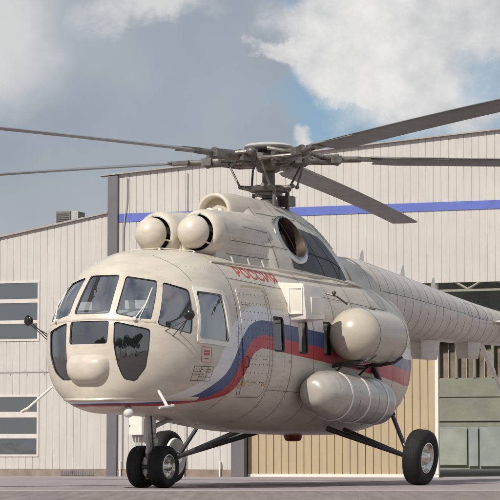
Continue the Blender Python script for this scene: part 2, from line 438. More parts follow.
mb = MB(); mb.box(c1_+.01, sc1-.01, -.05, .1, 0, .285)
mb.build('plinth', 'plinth', hangar, smooth=False)
for a, b, zt in ((c0, c1_, zr0-.02), (sc1, sc2, zopen)):
    mb = MB(); mb.box(a, b, -.12, .25, 0, zt)
    mb.build('steel_column', 'column', hangar, smooth=False, bevel=.01)
mb = MB()
for a, b in ((c0-.35, PEAK), (PEAK, 2*PEAK)):
    mb.hexa([(a, -.15, roofz(a)), (b, -.15, roofz(b)), (b, .3, roofz(b)), (a, .3, roofz(a)), (a, -.15, roofz(a)+.05), (b, -.15, roofz(b)+.05), (b, .3, roofz(b)+.05), (a, .3, roofz(a)+.05)])
mb.build('roof_edge', 'fascia', hangar, smooth=False)
mb = MB(); siding(mb, sc2+.01, so0-.14, .12, ztan-.02, pitch=.325, groove=.045, depth=.05, y=.35)
dr = mb.build('sliding_door', 'tan', hangar, smooth=False)
mb = MB(); mb.box(sc2+.01, so0, .30, .36, 0, .12); mb.box(so0-.13, so0, .27, .45, .12, ztan-.02)
mb.build('door_edge', 'ivory', dr, smooth=False)
mb = MB(); mb.box(sc2+.01, so1+1, .02, .28, zopen, zopen+.16)
mb.build('door_rail', 'fascia', hangar, smooth=False)
# inside
DEP = 45.
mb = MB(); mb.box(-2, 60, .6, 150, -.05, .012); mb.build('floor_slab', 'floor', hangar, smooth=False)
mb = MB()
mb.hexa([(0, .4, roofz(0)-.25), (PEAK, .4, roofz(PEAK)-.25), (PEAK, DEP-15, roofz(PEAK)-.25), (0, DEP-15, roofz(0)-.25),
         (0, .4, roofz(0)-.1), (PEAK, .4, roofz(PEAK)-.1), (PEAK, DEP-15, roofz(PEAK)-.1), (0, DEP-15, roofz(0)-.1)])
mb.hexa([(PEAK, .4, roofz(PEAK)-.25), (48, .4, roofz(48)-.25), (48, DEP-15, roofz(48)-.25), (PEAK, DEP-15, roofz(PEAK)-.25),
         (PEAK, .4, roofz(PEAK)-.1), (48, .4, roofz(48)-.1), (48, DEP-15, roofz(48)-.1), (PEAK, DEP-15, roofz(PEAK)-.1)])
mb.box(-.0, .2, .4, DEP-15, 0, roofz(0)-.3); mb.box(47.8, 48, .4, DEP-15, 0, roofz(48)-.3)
for a, b in ((0, PEAK), (PEAK, 48)):  # unseen gap ahead of this strip, added so sun lights the back wall
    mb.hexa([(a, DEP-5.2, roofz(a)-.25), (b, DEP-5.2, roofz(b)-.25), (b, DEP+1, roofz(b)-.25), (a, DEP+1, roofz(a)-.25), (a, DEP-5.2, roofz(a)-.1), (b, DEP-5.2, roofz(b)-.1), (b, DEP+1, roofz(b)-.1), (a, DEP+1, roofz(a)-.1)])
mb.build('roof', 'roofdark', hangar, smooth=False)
# back wall: px -> interior coordinates by scale at its distance
dB = 100-math.sin(PSI)*14+DEP*math.cos(PSI)        # about the distance of the back wall seen in the opening
def SB(px): # solve wall coordinate of back wall for image column
    u = (px-250)/2406
    bx = HA.x+HN.x*DEP; by = HA.y+HN.y*DEP
    return (u*by-bx)/(HT.x-u*HT.y)
def ZB_(px, py):
    y = HA.y+HN.y*DEP+HT.y*SB(px); return .517+.5+y*(451.6-py)/2406
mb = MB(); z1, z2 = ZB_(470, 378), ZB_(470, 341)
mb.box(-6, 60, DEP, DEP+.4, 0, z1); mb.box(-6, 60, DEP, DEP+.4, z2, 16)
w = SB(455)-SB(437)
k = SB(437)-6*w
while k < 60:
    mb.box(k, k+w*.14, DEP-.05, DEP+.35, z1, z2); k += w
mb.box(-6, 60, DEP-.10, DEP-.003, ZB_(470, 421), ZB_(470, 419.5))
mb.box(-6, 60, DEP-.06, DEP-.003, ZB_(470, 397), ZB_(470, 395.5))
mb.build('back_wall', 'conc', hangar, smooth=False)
mb = MB(); mb.box(-6, 60, DEP+.37, DEP+.39, z1-.1, z2+.1)
k = SB(437)-6*w
mb.build('back_window', simple('dim_window', (.24, .20, .16), .3, var=.5, scale=.9), hangar, smooth=False)
mb = MB()
k = SB(437)-6*w
while k < 60:
    mb.box(k+w*.55, k+w*.60, DEP+.2, DEP+.30, z1, z2); k += w
mb.build('back_window_bars', 'truss', hangar, smooth=False)
mb = MB()
for a, b, t0, t1 in ((437.5, 467, 427, 465), (468.5, 478, 427, 466), (479.5, 505, 427, 466), (507, 540, 427, 466)):
    mb.box(SB(a), SB(b), DEP-.16, DEP-.10, max(.02, ZB_(470, t1)), ZB_(470, t0))
mb.build('back_door', ['doorgrey'], hangar, smooth=False)
mb = MB(); mb.box(SB(437.5), SB(466), DEP-.20, DEP-.17, .25, ZB_(470, 429))
mb.build('wall_panel', 'concpale', hangar, smooth=False)
# roof trusses seen through the opening
mb = MB()
for yb in (DEP-11.6,):
    zt = ZB_(470, 303)+1.3
    top = 10.4
    for s in np.arange(.6, 47, 2.4):
        mb.tube([(s, yb, top), (s+1.2, yb, zt-1.3)], .07, 6); mb.tube([(s+2.4, yb, top), (s+1.2, yb, zt-1.3)], .07, 6)
    mb.box(0.3, 47.7, yb-.06, yb+.06, zt-1.42, zt-1.3); mb.box(.3, 47.7, yb-.1, yb+.1, top, top+.2)
mb.build('roof_truss', 'truss', hangar, smooth=False)
mb = MB()
# cables and down pipes on the front wall
mb.tube([(S(127), -.06, ZW(127, 177)), (S(127), -.07, ZW(127, 200)), (S(125.4), -.08, ZW(125, 214)), (S(123.5), -.06, ZW(124, 228)), (S(123), -.06, ZW(123, 300)), (S(123), -.06, .3)], .025, 8)
mb.tube([(S(187.5), -.06, ZW(187, 172)), (S(187.2), -.06, ZW(187, 300)), (S(187), -.06, .3)], .02, 8)
mb.build('wall_cable', 'galv', hangar)
for px in (122, 185, 221):
    mb = MB(); mb.tube([(S(px), -.14, 0), (S(px), -.14, .62)], .035, 10); mb.tube([(S(px), -.14, .6), (S(px), .02, .6)], .03, 8)
    mb.build('drain_pipe', 'ivory', hangar)
# electrical cabinet with conduits
eb = empty('electrical_cabinet', HA+HT*S(138.5)-HN*.1, -PSI)
tag(eb, 'small pale electrical cabinet on the hangar wall with two conduits below', 'cabinet')
mb = MB(); w2 = (S(145)-S(132))/2
mb.box(-w2, w2, -.22, .06, ZW(138, 435), ZW(138, 417)); mb.build('cabinet_body', 'ivory', eb, smooth=False, bevel=.01)
mb = MB(); mb.box(-w2+.03, -w2+.07, -.235, -.222, ZW(138, 427), ZW(138, 425)); mb.build('latch', 'gun', eb, smooth=False)
for dx in (.02, .15):
    mb = MB(); mb.tube([(dx-.05, -.08, .0), (dx-.05, -.08, ZW(138, 435)+.02)], .028, 8); mb.build('conduit', 'galv', eb)

# ------------------------------------------------------------------ annex
annex = empty('annex_building', HA, -PSI)
tag(annex, 'lower pale ribbed annex left of the hangar with ribbon windows and sloping roofline', 'building')
za0, za1 = ZW(108, 213.2), ZW(0, 237.5); sl = (za0-za1)/(S(108)-S(0))
def az(s): return za0+sl*(s-c0)
AL = -22.
wr = S(39.4); wl = -12.
g1 = (ZW(20, 341.5), ZW(20, 281)); g2 = (ZW(20, 456.5), ZW(20, 395))
zs = ZW(54, 372)
mb = MB()
siding(mb, wr, c0-.01, .30, az)
siding(mb, wl, wr, .30, g2[0]); siding(mb, wl, wr, g2[1], g1[0]); siding(mb, wl, wr, g1[1], az)
siding(mb, AL, wl, .30, az)
mb.build('siding_wall', 'siding2', annex, smooth=False)
mb = MB(); mb.box(AL, c0-.01, -.035, .1, 0, .295); mb.build('plinth', 'plinth', annex, smooth=False)
mb = MB(); mb.box(S(62), S(95), -.06, -.037, .03, .24)
for k in range(14): mb.box(S(62)+.05+k*.095, S(62)+.07+k*.095, -.075, -.062, .05, .22)
mb.build('vent_grille', 'louvre', annex, smooth=False)
mb = MB(); mb.hexa([(AL, -.12, az(AL)), (c0-.01, -.12, az(c0)), (c0-.01, .2, az(c0)), (AL, .2, az(AL)), (AL, -.12, az(AL)+.07), (c0-.01, -.12, az(c0)+.07), (c0-.01, .2, az(c0)+.07), (AL, .2, az(AL)+.07)])
mb.build('roof_edge', 'fascia', annex, smooth=False)
mb = MB(); mb.hexa([(AL, .2, az(AL)-.1), (c0-.01, .2, az(c0)-.1), (c0-.01, 30, az(c0)-.1), (AL, 30, az(AL)-.1), (AL, .2, az(AL)), (c0-.01, .2, az(c0)), (c0-.01, 30, az(c0)), (AL, 30, az(AL))])
mb.box(AL, AL+.2, .2, 30, 0, az(AL)-.12); mb.box(AL, c0-.01, 29.8, 30, 0, az(AL)-.12)
mb.build('roof', 'roofdark', annex, smooth=False)
for (zb_, zt_), bars in ((g1, ((299.3, 303.2), (320.6, 324))), (g2, ((412, 417.6), (434, 438.4)))):
    mb = MB(); fw = .09
    mb.box(wl, wr, -.03, .12, zb_, zb_+fw); mb.box(wl, wr, -.03, .12, zt_-fw, zt_); mb.box(wr-fw, wr, -.028, .12, zb_+fw, zt_-fw)
    for t, b in bars: mb.box(wl, wr-fw, -.028, .12, ZW(20, b), ZW(20, t))
    for s in np.arange(wl, wr-1, 4.6): mb.box(s, s+.06, -.026, .12, zb_+fw, zt_-fw)
    f = mb.build('window', 'frame', annex, smooth=False)
    mb = MB(); mb.box(wl, wr-.02, .06, .075, zb_+.02, zt_-.02); mb.build('pane', 'hangarglass', f, smooth=False)
    mb = MB(); mb.box(wl, wr, .6, .65, zb_-.1, zt_+.1); mb.build('blind', 'inner', f, smooth=False)
mb = MB(); mb.box(AL, S(52), -.028, -.014, zs-.02, zs+.02)
for px in range(-60, 54, 17):
    mb.tube([(S(px), -.04, zs+.09), (S(px)+.12, -.04, zs-.09)], .016, 6)
mb.build('cable_run', 'galv', annex, smooth=False)
# roof vent
rv = empty('roof_vent', HA+HT*(S(64)-.14)+HN*.4+Vector((0, 0, az(S(64)))), -PSI)
tag(rv, 'small grey louvred vent unit on the annex roof', 'roof vent')
k = 1.012; a0, a1, a2 = S(54)-S(64), S(68.5)-S(64), S(76)-S(64); h = (ZW(60, 210.5)-az(S(64)))*1.05
mb = MB(); mb.box(a0, a1, 0, .8, -.3, h); mb.build('louvre_box', 'louvre', rv, smooth=False, bevel=.01)
mb = MB(); mb.box(a1+.003, a2, .05, .75, -.3, h-.02); mb.build('duct', 'galv', rv, smooth=False, bevel=.01)
mb = MB()
for i in range(6): mb.box(a0+.05, a1-.05, -.02, -.002, .06+i*.075, .085+i*.075)
mb.build('slats', 'gun', rv, smooth=False)

# ------------------------------------------------------------------ trees behind the viewer (they mirror in the cockpit glass)
MT['leaf'] = simple('tree_foliage', (.045, .075, .03), .6, var=.35, scale=1.2)
MT['bark'] = simple('tree_bark', (.10, .075, .055), .85)
def leaf_cloud(seed, h, r):
    rnd = random.Random(seed); mb = MB()
    lobes = [(Vector((rnd.uniform(-.5, .5)*r, rnd.uniform(-.5, .5)*r, h*(.45+.5*rnd.random()))), r*rnd.uniform(.3, .55)) for _ in range(11)]
    for c, rr in lobes:
        for _ in range(190):
            d = Vector((rnd.gauss(0, 1), rnd.gauss(0, 1), rnd.gauss(0, 1))).normalized()*rr*rnd.uniform(.55, 1.05)
            p = c+d; a = Vector((rnd.gauss(0, 1), rnd.gauss(0, 1), rnd.gauss(0, 1))).normalized()*.32; b = a.orthogonal().normalized()*.26
            mb.quad(p-a, p+b, p+a, p-b)
    return mb
protos = []
for i, (x, y, h) in enumerate([(-52, -30, 11), (-44, -34, 9), (-35, -33, 12), (-27, -36, 10), (-18, -35, 8.5), (-9, -38, 11.5), (0, -37, 9.5), (9, -38, 12), (-60, -24, 10)]):
    t = empty('tree', (x, y, 0), i*1.3)
    tag(t, ['second', 'third', 'fourth', 'fifth', 'sixth', 'seventh', 'eighth', 'ninth', 'first'][i]+' broad green tree from the west in the row across the apron', 'tree', 'trees in a row across the apron')
    if len(protos) < 3:
        mb = leaf_cloud(i, 10, 4.4); cr = mb.build('crown', 'leaf', t, smooth=False, merge=0)
        mb = MB(); mb.tube([(0, 0, -.1), (.1, 0, 2.5), (0, .15, 5), (.2, 0, 8)], [.32, .24, .18, .06], 8)
        mb.tube([(.05, .05, 3.4), (1.4, .5, 5.4)], [.12, .05], 6); mb.tube([(.05, .05, 3.9), (-1.3, -.6, 6)], [.12, .05], 6)
        tk = mb.build('trunk', 'bark', t); protos.append((cr, tk))
    else:
        for o in protos[i % 3]:
            c = o.copy(); C.objects.link(c); c.parent = t
    t.scale = (h/10*1.7,)*3

# ------------------------------------------------------------------ helicopter: surface functions (X aft of nose, Y to port, Z up)
def tab(xs, ys):
    xs = np.array(xs, float); ys = np.array(ys, float); h = np.diff(xs); d = np.diff(ys)/h
    m = np.zeros(len(xs)); m[0] = d[0]; m[-1] = d[-1]
    for i in range(1, len(xs)-1):
        if d[i-1]*d[i] > 0:
            w1 = 2*h[i]+h[i-1]; w2 = h[i]+2*h[i-1]; m[i] = (w1+w2)/(w1/d[i-1]+w2/d[i])
    def f(x):
        x = np.clip(np.asarray(x, float), xs[0], xs[-1]); i = np.clip(np.searchsorted(xs, x)-1, 0, len(xs)-2); t = (x-xs[i])/h[i]
        return ((2*t**3-3*t**2+1)*ys[i]+(t**3-2*t**2+t)*h[i]*m[i]+(-2*t**3+3*t**2)*ys[i+1]+(t**3-t**2)*h[i]*m[i+1])
    return f
ZTf = tab([-.2, .5, 1.3, 2, 5, 6.5, 7.5, 8.3, 9.0, 9.9], [3.14, 3.25, 3.39, 3.43, 3.43, 3.40, 3.30, 3.2, 3.1, 2.95])
ZBf = tab([-.2, .5, 1.7, 3, 4, 6, 7, 7.6, 8.3, 9.0, 9.5, 9.9], [1.05, 1.04, 1.02, .9, .82, .78, .785, .82, .95, 1.38, 1.95, 2.65])
Wf = tab([-.2, 1.2, 6.6, 7.5, 8.3, 9.0, 9.9], [1.25, 1.25, 1.25, 1.17, 1.005, .73, .1])
PRf = tab([.9, 1.0, 1.08, 1.16, 1.22, 1.5, 1.9, 2.3, 2.42, 2.94, 3.1, 3.2, 3.4], [.6, .26, .09, .01, -.03, -.075, -.09, -.05, .0, .33, .45, .6, .9])
NU, NL, ZM, AA, NP = 2.7, 2.5, 2.0, 1.35, 2.05
def zsec(th, X):
    s = np.sin(th)
    return np.where(s >= 0, ZM+(ZTf(X)-ZM)*np.abs(s)**(2/NU), ZM-(ZM-ZBf(X))*np.abs(s)**(2/NL))
def wsec(th, X):
    c = np.abs(np.cos(th)); return Wf(X)*np.where(np.sin(th) >= 0, c**(2/NU), c**(2/NL))
def x0f(th):
    X = np.zeros_like(th)+.1
    for _ in range(40): X = .5*X+.5*PRf(zsec(th, X))
    return X
def inside(X, Y, Z):
    X = np.asarray(X, float); Y = np.abs(np.asarray(Y, float)); Z = np.asarray(Z, float)
    zt, zb = ZTf(X), ZBf(X)
    r = np.where(Z >= ZM, (Z-ZM)/(zt-ZM), (ZM-Z)/(ZM-zb)); n = np.where(Z >= ZM, NU, NL)
    w = Wf(X)*np.clip(1-np.clip(r, 0, 1)**n, 0, 1)**(1/n); t = np.clip((X-PRf(Z))/AA, 0, 1)
    g = np.clip(1-(1-t)**NP, 0, 1)**(1/NP)
    return (r < 1) & (Y < w*g) & (X > PRf(Z)) & (X < 9.9)
_ts = np.linspace(.02, 1.8, 2400)
def surf_pz(phi, Z, off=0.):
    """point on the hull seen at azimuth phi (deg, 0 = straight ahead, + to port) from the axis X=1.3"""
    c, s = math.cos(R(phi)), math.sin(R(phi))
    k = inside(1.3-_ts*c, _ts*s, np.full_like(_ts, Z)); i = int(np.argmin(k)) if not k.all() else len(_ts)-1
    t = _ts[i]+off; return (1.3-t*c, t*s, Z)
def Yof(X, Z):
    zt, zb = float(ZTf(X)), float(ZBf(X))
    r, n = ((Z-ZM)/(zt-ZM), NU) if Z >= ZM else ((ZM-Z)/(ZM-zb), NL)
    w = float(Wf(X))*max(0, 1-min(max(r, 0), 1)**n)**(1/n); t = min(max((X-float(PRf(Z)))/AA, 0), 1)
    return w*max(0, 1-(1-t)**NP)**(1/NP)
def surf_xz(X, Z, off=0.):
    y = Yof(X, Z); e = .01
    dx = (Yof(X+e, Z)-Yof(X-e, Z))/(2*e); dz = (Yof(X, Z+e)-Yof(X, Z-e))/(2*e)
    n = Vector((-dx, 1, -dz)).normalized()
    return (X+n.x*off, y+n.y*off, Z+n.z*off)
TH = R(61.588)
def hx(p): return (5.0-p[0], p[1], p[2])            # to the helicopter's local frame (x forward, y port)
c_, s_ = math.cos(TH), math.sin(TH)
heli = empty('helicopter', (-1.395+(5-1.7)*c_, 34.64+(5-1.7)*s_, 0), math.atan2(-s_, -c_))
tag(heli, 'cream twin-engine helicopter with white blue and red stripe parked on the apron', 'helicopter')
def hb(mb, name, mat, parent=heli, **k): return mb.build(name, mat, parent, xf=hx, **k)

# ---- hull as a hollow shell
NTH, NUU = 92, 120
ths = np.linspace(-PI/2, PI/2, NTH//2+1)
us = np.concatenate([AA*(1-np.cos(np.linspace(0, PI/2, 40))), np.linspace(AA, 1, 1)[1:], np.linspace(AA+.12, 9.7, 70)])
def hull_grid(off):
    # half (port) surface points [u][th]
    X0 = x0f(ths); G = []
    for u in us:
        X = X0+u*(9.88-X0)/9.7 if u > AA else X0+u
        X = np.minimum(X, 9.88); t = np.clip((X-PRf(zsec(ths, X)))/AA, 0, 1)*(X > X0); g = np.clip(1-(1-t)**NP, 0, 1)**(1/NP)
        G.append(np.stack([X, wsec(ths, X)*g, zsec(ths, X)], -1))
    G = np.array(G)
    if off:
        gu = np.gradient(G, axis=0); gv = np.gradient(G, axis=1); n = np.cross(gu, gv)
        ln = np.linalg.norm(n, axis=-1, keepdims=True); n = n/np.maximum(ln, 1e-9)
        cen = np.array([3.5, 0, 2.0]); sgn = np.sign(((G-cen)*n).sum(-1, keepdims=True)); n = n*np.where(sgn == 0, 1, sgn)
        G = G-n*off
        G[:, :, 1] = np.maximum(G[:, :, 1], 0); G[:, 0, 1] = 0; G[:, -1, 1] = 0; G[0, :, 1] = 0
    return G
def add_hull(mb, G, mi):
    port = [[tuple(p) for p in r] for r in G]; star = [[(p[0], -p[1], p[2]) for p in r] for r in G]
    rings = [pr[::-1]+sr[1:-1] for pr, sr in zip(port, star)]
    mb.grid(rings, closed_v=True, mi=mi); mb.poly(rings[-1], mi)
mb = MB(); add_hull(mb, hull_grid(0), 0); add_hull(mb, hull_grid(.045), 1)
fus = hb(mb, 'fuselage', ['body', 'inner'], merge=.0015)
# make sure the inner skin faces inward
bm = bmesh.new(); bm.from_mesh(fus.data)
bmesh.ops.recalc_face_normals(bm, faces=[f for f in bm.faces if f.material_index == 0])
inn = [f for f in bm.faces if f.material_index == 1]; bmesh.ops.recalc_face_normals(bm, faces=inn); bmesh.ops.reverse_faces(bm, faces=inn)
bm.to_mesh(fus.data); bm.free()

def rounded(poly, r=.05, n=4):
    out = []; m = len(poly)
    for i in range(m):
        p = Vector(poly[i]); a = (Vector(poly[i-1])-p); b = (Vector(poly[(i+1) % m])-p)
        ra = min(r, a.length*.45); rb = min(r, b.length*.45)
        A = p+a.normalized()*ra; B = p+b.normalized()*rb
        for k in range(n+1):
            t = k/n; out.append(A*(1-t)**2+p*2*t*(1-t)+B*t*t)
    return out
def subdiv(poly, m=5):
    out = []
    for i in range(len(poly)):
        a, b = Vector(poly[i]), Vector(poly[(i+1) % len(poly)])
        d = (b-a).length; k = max(1, int(d/.12))
        out += [a.lerp(b, j/k) for j in range(k)]
    return out
# glazing in (phi*0.0218 metres-ish, Z) so that corners round evenly
KP = math.pi/180*1.3
glz = {}
def nosewin(name, pts, glassmat, r=.05, mirror=True):
    poly = [(p*KP, z) for p, z in pts]; glz.setdefault(name, []).append((poly, glassmat, r, 1))
    if mirror: glz[name].append(([(-a, z) for a, z in poly][::-1], glassmat, r, -1))
nosewin('windscreen', [(-14.4, 2.97), (14.8, 2.97), (12.9, 2.410), (-12.7, 2.410)], 'glass', mirror=False)
nosewin('windscreen', [(20.0, 2.95), (46.2, 2.885), (38.2, 2.305), (16.6, 2.405)], 'glass')
nosewin('windscreen', [(50.3, 2.87), (71.0, 2.77), (66.2, 2.13), (42.0, 2.255)], 'glass', r=.06)
nosewin('sliding_window', [(76.5, 2.76), (105, 2.735), (107.6, 2.06), (72.2, 2.085)], 'glass', r=.05)
nosewin('chin_window', [(-13.4, 2.310), (13.4, 2.310), (12.8, 1.99), (-12.8, 1.99)], 'chinglass', r=.04, mirror=False)
nosewin('chin_window', [(16.4, 2.300), (38.0, 2.19), (37.2, 1.93), (35.4, 1.66), (29.5, 1.475), (22.5, 1.50), (18.8, 1.70), (16.4, 2.0)], 'chinglass', r=.045, mirror=False)
nosewin('chin_window', [(-11.5, 1.495), (-20.0, 1.50), (-29.0, 1.62), (-35.0, 1.86), (-37.6, 2.19), (-16.6, 2.300), (-15.6, 2.0), (-14.4, 1.72)], 'chinglass', r=.045, mirror=False)
cut = MB(); panes = []
for name, lst in glz.items():
    for poly, gm, r, sgn in lst:
        rp = subdiv(rounded(poly, r))
        ring_o = [surf_pz(p[0]/KP, p[1], .25) for p in rp]; ring_i = [surf_pz(p[0]/KP, p[1], -.25) for p in rp]
        cut.loft([ring_i, ring_o]); panes.append((name, poly, rp, gm))
cabwins = []
for xa, xb in ((3.06, 3.40), (3.86, 4.17), (4.70, 4.98), (5.6, 5.92), (6.3, 6.6)):
    cabwins.append([(xa, 2.50 if xa < 5 else 2.42), (xb, 2.50 if xa < 5 else 2.42), (xb, 1.98), (xa, 1.98)])
for w_ in cabwins:
    for sg in (1, -1):
        rp = rounded(w_, .06)
        cut.loft([[(p[0], sg*.95, p[1]) for p in rp], [(p[0], sg*1.45, p[1]) for p in rp]])
co = cut.build('cutter', 'inner', heli, xf=hx, smooth=False, merge=0)
md = fus.modifiers.new('cut', 'BOOLEAN'); md.operation = 'DIFFERENCE'; md.solver = 'EXACT'; md.object = co; md.use_self = True
dg = bpy.context.evaluated_depsgraph_get(); dg.update()
nm = bpy.data.meshes.new_from_object(fus.evaluated_get(dg)); fus.modifiers.clear()
print('hull faces', len(fus.data.polygons), '->', len(nm.polygons))
old = fus.data; fus.data = nm; nm.name = 'fuselage'; bpy.data.objects.remove(co)
nm.polygons.foreach_set('use_smooth', [True]*len(nm.polygons)); nm.set_sharp_from_angle(angle=R(40))

def fill_grid(rp, fn, n=7):
    """fan-grid of a convex-ish outline, mapped by fn(point)"""
    c = sum((Vector(p) for p in rp), Vector((0, 0)))/len(rp)
    return [[fn(c.lerp(Vector(p), max(t, .001))) for p in rp] for t in [i/n for i in range(n+1)]]
for name, poly, rp, gm in panes:
    mb = MB(); c = sum((Vector(p) for p in rp), Vector((0, 0)))/len(rp)
    big = [c+(Vector(p)-c)*1.03 for p in rp]
    mb.grid(fill_grid(big, lambda q: surf_pz(q[0]/KP, q[1], -.022), 8), closed_v=True)
    o = hb(mb, name, gm, angle=60)
    # rubber gasket round the opening
    mb = MB(); A_ = [surf_pz(p[0]/KP, p[1], -.012) for p in rp]; B_ = [surf_pz((c+(p-c)*.955)[0]/KP, (c+(p-c)*.955)[1], -.016) for p in rp]
    mb.grid([A_, B_], closed_v=True); hb(mb, 'gasket', 'gasket' if name != 'sliding_window' else 'strutmetal', o)
for w_ in cabwins:
    for sg in (1, -1):
        rp = rounded(w_, .06); mb = MB(); c = sum((Vector(p) for p in rp), Vector((0, 0)))/len(rp)
        def sp(q, off): a = surf_xz(q[0], q[1], off); return (a[0], a[1]*sg, a[2])
        mb.grid(fill_grid([c+(p-c)*1.04 for p in rp], lambda q: sp(q, -.024), 5), closed_v=True)
        o = hb(mb, 'cabin_window', 'cabinglass')
        mb = MB(); mb.grid([[sp(p, -.012) for p in rp], [sp(c+(p-c)*.90, -.016) for p in rp]], closed_v=True); hb(mb, 'gasket', 'gasket', o)
        # folded curtain inside
        if sg > 0 and w_[0][0] < 5.3:
            mb = MB(); x0_, x1_ = w_[0][0]+.02, w_[0][0]+(.21 if w_[0][0] > 3.5 else .08)
            rows = [[(x0_+(x1_-x0_)*j/8, 1.192+.006*math.sin(j*2.4), z) for j in range(9)] for z in (1.95, 2.2, 2.53)]
            mb.grid(rows); hb(mb, 'curtain', 'white', o)

# ---- ribbons and dots lying on the hull
def ribbon(mb, pts, w=.008, off=.004, fn=surf_xz, step=.08, sg=1):
    P2 = []
    for a, b in zip(pts, pts[1:]):
        a, b = Vector(a), Vector(b); k = max(1, int((b-a).length/step)); P2 += [a.lerp(b, j/k) for j in range(k)]
    P2.append(Vector(pts[-1])); L_, R_ = [], []
    for i, p in enumerate(P2):
        t = (P2[min(i+1, len(P2)-1)]-P2[max(i-1, 0)]).normalized(); n = Vector((-t.y, t.x))*w/2
        for lst, q in ((L_, p+n), (R_, p-n)):
            a = fn(q[0], q[1], off); lst.append((a[0], a[1]*sg, a[2]))
    mb.grid([L_, R_])
def dot(mb, X, Z, r=.008, off=.0045, fn=surf_xz, sg=1):
    a = fn(X, Z, off); n = Vector(fn(X, Z, .1))-Vector(fn(X, Z, 0)); n.normalize(); u = n.orthogonal().normalized(); v = n.cross(u)
    a = Vector(a)
    pts = [a+(u*math.cos(k*PI/3)+v*math.sin(k*PI/3))*r for k in range(6)]
    if sg < 0: pts = [Vector((p.x, -p.y, p.z)) for p in pts]
    mb.poly(pts)
mb = MB()
for sg in (1, -1):
    for X in (1.98, 3.02, 3.62, 4.35, 5.1, 5.85, 6.6, 7.3):
        ribbon(mb, [(X, 3.30 if X > 2 else 3.32), (X, 1.0 if X < 3 else .95)], .008, sg=sg)
    ribbon(mb, [(1.98, 3.0), (7.4, 2.78)], .007, sg=sg)
    ribbon(mb, [(3.02, 1.42), (7.2, 1.35)], .006, sg=sg)
    ribbon(mb, [(1.02, 3.28), (1.06, 3.10), (1.08, 2.90)], .007, sg=sg)
    # door outline, service hatch
    ribbon(mb, [(2.93, 2.80), (2.93, 1.36), (2.88, 1.30), (2.30, 1.30), (2.22, 1.38)], .007, sg=sg)
    ribbon(mb, [(2.60, 2.55), (2.60, 2.0)], .006, sg=sg)
hb(mb, 'panel_seams', 'seam', fus, smooth=False, merge=0)
mb = MB()
for sg in (1, -1):
    for X in (1.94, 2.98, 3.06, 3.40, 3.66, 4.39, 5.14, 5.89, 6.64, 7.34):
        for z in np.arange(1.10, 3.15, .075): dot(mb, X, z, .0065, sg=sg)
    for X in np.arange(1.2, 3.8, .085): dot(mb, X, 3.12-.018*(X-1), .006, sg=sg)
    for X in np.arange(2.2, 7.2, .09): dot(mb, X, 1.46, .006, sg=sg)
    for X in np.arange(2.15, 2.9, .115):
        for z in np.arange(1.4, 2.8, .125):
            if z > 1.4+max(0, (2.35-X))*2.2: dot(mb, X+random.uniform(-.004, .004), z, .010, off=.0155 if sg > 0 else .0045, sg=sg)
    for X in np.arange(3.1, 7.2, .1): dot(mb, X, 2.72, .006, sg=sg); dot(mb, X, 1.9, .005, sg=sg)
for z in np.arange(1.3, 2.3, .075): dot(mb, 2.0-max(0, (1.9-z))*.0+.02, z, .009)
hb(mb, 'rivets', 'rivet', fus, smooth=False, merge=0)
# sliding window frame (proud), door frame edge
mb = MB()
fr_o = rounded([(75*KP, 2.825), (109*KP, 2.80), (111.5*KP, 1.99), (70.3*KP, 2.025)], .05); fr_i = rounded([(77.0*KP, 2.76), (105*KP, 2.735), (107.6*KP, 2.06), (72.6*KP, 2.085)], .05)
fr_o, fr_i = [[a.lerp(b, j/6) for a, b in zip(l, l[1:]+l[:1]) for j in range(6)] for l in (fr_o, fr_i)]
fp = lambda q, o: surf_pz(q[0]/KP, q[1], o)
for sg in (1, -1):
    mb = MB(); g = [[(a[0], a[1]*sg, a[2]) for a in row] for row in ([fp(p, -.004) for p in fr_o], [fp(p, .010) for p in fr_o], [fp(p, .010) for p in fr_i], [fp(p, -.01) for p in fr_i])]
    mb.grid(g, closed_v=True); hb(mb, 'window_surround', 'ivory', fus)
# door
mb = MB(); do_ = rounded([(2.07, 2.85), (2.90, 2.85), (2.90, 1.33), (2.32, 1.33), (2.12, 1.8), (2.07, 2.3)], .07)
mb.grid([[surf_xz(p[0], p[1], .002) for p in subdiv(do_)]]+[[surf_xz(q[0], q[1], .012) for q in [Vector(p) for p in subdiv(do_)]]]+fill_grid(subdiv(do_), lambda q: surf_xz(q[0], q[1], .012), 8)[::-1][1:], closed_v=True)
door = hb(mb, 'cabin_door', 'body')
mb = MB(); ribbon(mb, [(2.28, 2.87), (2.34, 2.90), (2.90, 2.90), (2.95, 2.86), (2.955, 2.78)], .018, .014)
hb(mb, 'door_weather_strip', simple('weather_strip', (.42, .36, .18), .6), door, smooth=False)
mb = MB()
for a in ((2.11, 2.17, 1.80, 1.68), (2.13, 2.21, 1.56, 1.44)):
    ribbon(mb, [(a[0], a[2]), (a[1], a[2]+.02), (a[1]+.02, a[3]), (a[0]+.02, a[3]-.02), (a[0], a[2])], .012, .018)
for X in np.arange(2.2, 2.85, .05):
    if random.random() < .75: ribbon(mb, [(X, 1.85), (X+.03, 1.85)], .008, .014)
    if random.random() < .75: ribbon(mb, [(X, 1.52), (X+.035, 1.52)], .008, .014)
    if random.random() < .75 and X > 2.35: ribbon(mb, [(X, 1.47), (X+.02, 1.47)], .006, .014)
for X in np.arange(2.15, 2.35, .04): ribbon(mb, [(X, 2.62), (X+.025, 2.62)], .012, .014)
hb(mb, 'door_marks', 'blackpaint', door, smooth=False)
for pp, ww, oo in (([(2.24, 1.50), (2.32, 1.48)], .06, .015), ([(2.80, 1.50), (2.86, 1.50)], .05, .015), ([(3.55, 1.86), (3.60, 1.84)], .04, .004)):
    mb = MB(); ribbon(mb, pp, ww, oo); hb(mb, 'yellow_mark', 'yellow', fus, smooth=False)
mb = MB()
